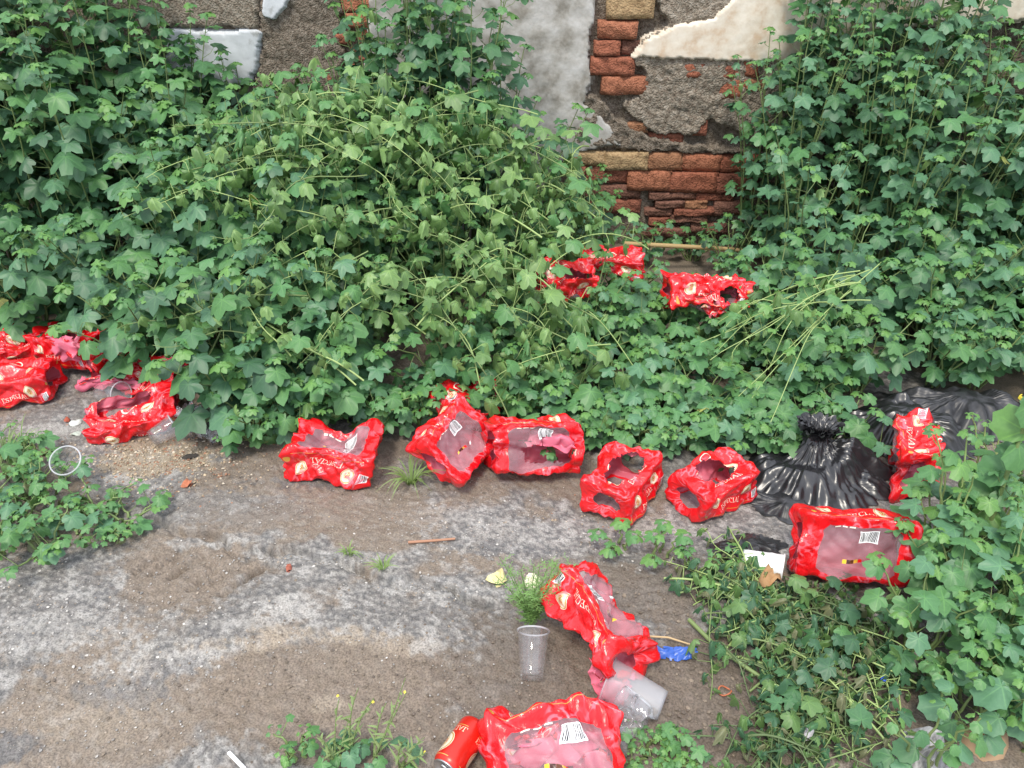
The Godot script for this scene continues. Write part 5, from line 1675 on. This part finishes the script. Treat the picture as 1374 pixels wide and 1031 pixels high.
func blade(g: Geo, a: Vector3, b: Vector3, c: Vector3, w: float) -> void:
	# a flat tapering blade
	var base := g.v.size()
	for k in 6:
		var t := k / 5.0
		var p := bez(a, b, c, t)
		var d := (bez(a, b, c, minf(1, t + 0.05)) - bez(a, b, c, maxf(0, t - 0.05))).normalized()
		var s := d.cross(Vector3(0.3, 0.9, 0.2)).normalized() * w * (1 - t * t * 0.95) * 0.5
		var n := s.cross(d).normalized()
		g.v.append(p - s)
		g.v.append(p + s)
		g.n.append(n)
		g.n.append(n)
	for k in 5:
		var i := base + k * 2
		g.ix.append_array([i, i + 2, i + 1, i + 1, i + 2, i + 3])


func weeds() -> void:
	var grass := mk(Color(0.17, 0.26, 0.08), 0.55)
	grass.backlight_enabled = true
	grass.backlight = Color(0.35, 0.45, 0.15)
	for s in [[Vector3(-0.299, 0.000, -1.771), 46, 0.11, "tuft of narrow green grass between the lone wrapper and the row"], [Vector3(-0.430, 0.000, -1.463), 14, 0.045, "tiny grass tuft growing from the broken paving edge"], [Vector3(-0.332, 0.000, -1.416), 14, 0.04, "mossy grass tuft lower on the broken paving edge"], [Vector3(-1.546, 0.000, -1.945), 26, 0.08, "grassy tuft in the trailing mallow patch"], [Vector3(-1.563, 0.000, -1.888), 30, 0.10, "tall grassy tuft at the end of the trailing mallow patch"], [Vector3(0.568, 0.000, -2.674), 10, 0.05, "small grass tuft among low mallows"]]:
		var at: Vector3 = s[0]
		at.y = gh(at.x, at.z)
		var root := thing("grass_tuft", s[3], "grass", at)
		for j in 3:
			var g := Geo.new()
			for k in int(s[1] / 3.0) + 1:
				var a := rf(0, TAU)
				var d := Vector3(cos(a), 0, sin(a))
				var h: float = s[2] * rf(0.5, 1.1)
				blade(g, d * rf(0, 0.012), d * h * 0.4 + Vector3(0, h * 0.8, 0), d * h * rf(0.6, 1.3) + Vector3(0, h * rf(0.1, 0.8), 0), 0.004)
			part("blades", g.mesh(), grass, root)
	# feathery weed with fine-cut leaves
	var feather := mk(Color(0.13, 0.25, 0.065), 0.6)
	for s in [[Vector3(0.045, 0.000, -1.248), 30, 0.19, "feathery green weed with fine-cut leaves behind the clear cup"], [Vector3(0.144, 0.000, -1.308), 5, 0.18, "thin upright feathery weed beside the mud wrapper"]]:
		var at: Vector3 = s[0]
		at.y = gh(at.x, at.z)
		var root := thing("feathery_weed", s[3], "weed", at)
		for k in int(s[1]):
			var g := Geo.new()
			var a := rf(0, TAU)
			var d := Vector3(cos(a), 0, sin(a)) * rf(0.01, 0.085)
			var h: float = s[2] * rf(0.55, 1.1)
			var e := d * 0.4 + Vector3(0, h * 0.6, 0)
			var f := d + Vector3(0, h, 0)
			var pts := PackedVector3Array()
			for j in 6:
				pts.append(bez(Vector3.ZERO, e, f, j / 5.0))
			g.tube(pts, 0.0016, 0.0008, 4)
			for j in 12:
				var t := 0.12 + 0.88 * j / 12.0
				var p := bez(Vector3.ZERO, e, f, t)
				var aa := j * 2.4 + k
				var o := Vector3(cos(aa), rf(0.2, 0.8), sin(aa)).normalized() * rf(0.018, 0.040)
				blade(g, p, p + o * 0.5, p + o, 0.0018)
				for m in 4:
					var q := p + o * (0.3 + 0.2 * m)
					var sd := o.cross(Vector3.UP).normalized() * (0.009 - 0.0012 * m) * (1 if m % 2 else -1)
					blade(g, q, q + sd * 0.5 + o * 0.1, q + sd + o * 0.2, 0.0018)
			part("sprig", g.mesh(), feather, root)
	# flowering sprigs
	for s in [[Vector3(-0.332, 0.000, -0.922), 0.22, Vector3(0.03, 0, -0.04)], [Vector3(-0.283, 0.000, -0.906), 0.26, Vector3(0.07, 0, -0.03)], [Vector3(-0.228, 0.000, -0.890), 0.20, Vector3(0.06, 0, 0.02)], [Vector3(-0.358, 0.000, -0.898), 0.15, Vector3(0.0, 0, -0.02)]]:
		var at: Vector3 = s[0]
		at.y = gh(at.x, at.z)
		var rec := new_plant("flowering_sprig", "thin weed with small yellow flowers on the brown mud", "weed", at, "yellow-flowered sprigs on the mud")
		for k in 3:
			var g := Geo.new()
			var top: Vector3 = (s[2] as Vector3) * rf(0.5, 1.6) + Vector3(rf(-0.03, 0.03), s[1] * rf(0.55, 1.0), rf(-0.03, 0.03))
			var mid := top * 0.5 + Vector3(rf(-0.015, 0.015), 0.02, 0)
			var pts := PackedVector3Array()
			for j in 6:
				pts.append(bez(Vector3.ZERO, mid, top, j / 5.0))
			g.tube(pts, 0.0016, 0.0008, 4)
			for j in 9:
				var t := 0.1 + 0.8 * j / 9.0
				var p := bez(Vector3.ZERO, mid, top, t)
				var o := Vector3(rf(-1, 1), rf(0.1, 0.7), rf(-1, 1)).normalized() * rf(0.015, 0.045) * (1.2 - t)
				blade(g, p, p + o * 0.6, p + o + Vector3(0, -0.004, 0), 0.005)
			var st := part("stem", g.mesh(), M.stem, rec.root)
			for j in (1 if k == 0 else 0):
				var f := part("flower", leaf_meshes[j], M.petal, st)
				f.transform = Transform3D(Basis(Vector3(rf(-1, 1), 0, 1).normalized(), rf(0, 1)).scaled(Vector3.ONE * 0.004), top + rv() * 0.006)
		for k in 7:
			var a := rf(0, TAU)
			put_leaf(rec, at + Vector3(cos(a) * 0.03, rf(0.01, 0.05), sin(a) * 0.03), Vector3(cos(a) * 0.5, 1, sin(a) * 0.5), Vector3(cos(a), -0.2, sin(a)), rf(0.012, 0.028), rng.randi() % 6, pick([0, 1]))
	# the tall thistle-like stalk at the near side
	var at2: Vector3 = Vector3(1.195, 0.000, -1.424)
	var th := new_plant("sow_thistle", "tall pale sow thistle stalk with clasping bright leaf before the greyish bag", "weed", at2, "")
	var g2 := Geo.new()
	var pts2 := PackedVector3Array([Vector3.ZERO, Vector3(-0.004, 0.2, -0.01), Vector3(-0.012, 0.4, -0.02), Vector3(-0.006, 0.56, -0.03)])
	g2.tube(pts2, 0.007, 0.004, 7)
	part("stem", g2.mesh(), M.stem, th.root)
	for j in 10:
		var y := 0.14 + 0.042 * j
		var a := j * 2.3
		put_leaf(th, at2 + Vector3(-0.008, y, -0.02), Vector3(cos(a) * 0.8, 0.7, 0.6), Vector3(cos(a), 0.5, sin(a)), rf(0.05, 0.085), 12 + j % 3, pick([2, 1, 8]))
	for j in 8:
		var f := part("bud", leaf_meshes[j % 6], M.petal, th.root)
		f.transform = Transform3D(Basis(Vector3(rf(-1, 1), 0.2, 1).normalized(), rf(0, 2)).scaled(Vector3.ONE * 0.009), Vector3(-0.03 + rf(-0.04, 0.03), 0.55 + rf(-0.03, 0.03), -0.03 + rf(-0.03, 0.03)))
	for s in [[Vector3(1.092, 0.000, -1.411), 0.52, Vector3(-0.06, 0, -0.02)], [Vector3(1.416, 0.000, -1.636), 0.50, Vector3(0.0, 0, 0)], [Vector3(1.359, 0.000, -1.731), 0.34, Vector3(-0.03, 0, 0)], [Vector3(1.530, 0.000, -1.764), 0.42, Vector3(0.0, 0, 0)], [Vector3(1.327, 0.000, -1.547), 0.40, Vector3(0.02, 0, 0)], [Vector3(1.198, 0.000, -1.336), 0.45, Vector3(0.05, 0, 0.02)]]:
		var o := {"size": 0.024, "pal": [1, 2, 8], "wpal": [5], "low": 0.2, "gap": 0.05, "stem": "stem_pale", "wilt": 0.1, "r0": 0.004, "category": "weed", "lean": s[2]}
		o.size = rf(0.024, 0.036)
		mallow("lanky_weed", "lanky pale-stemmed weed in front of the bags", "lanky weeds before the bags", s[0], s[1], 4, 0.09, o)
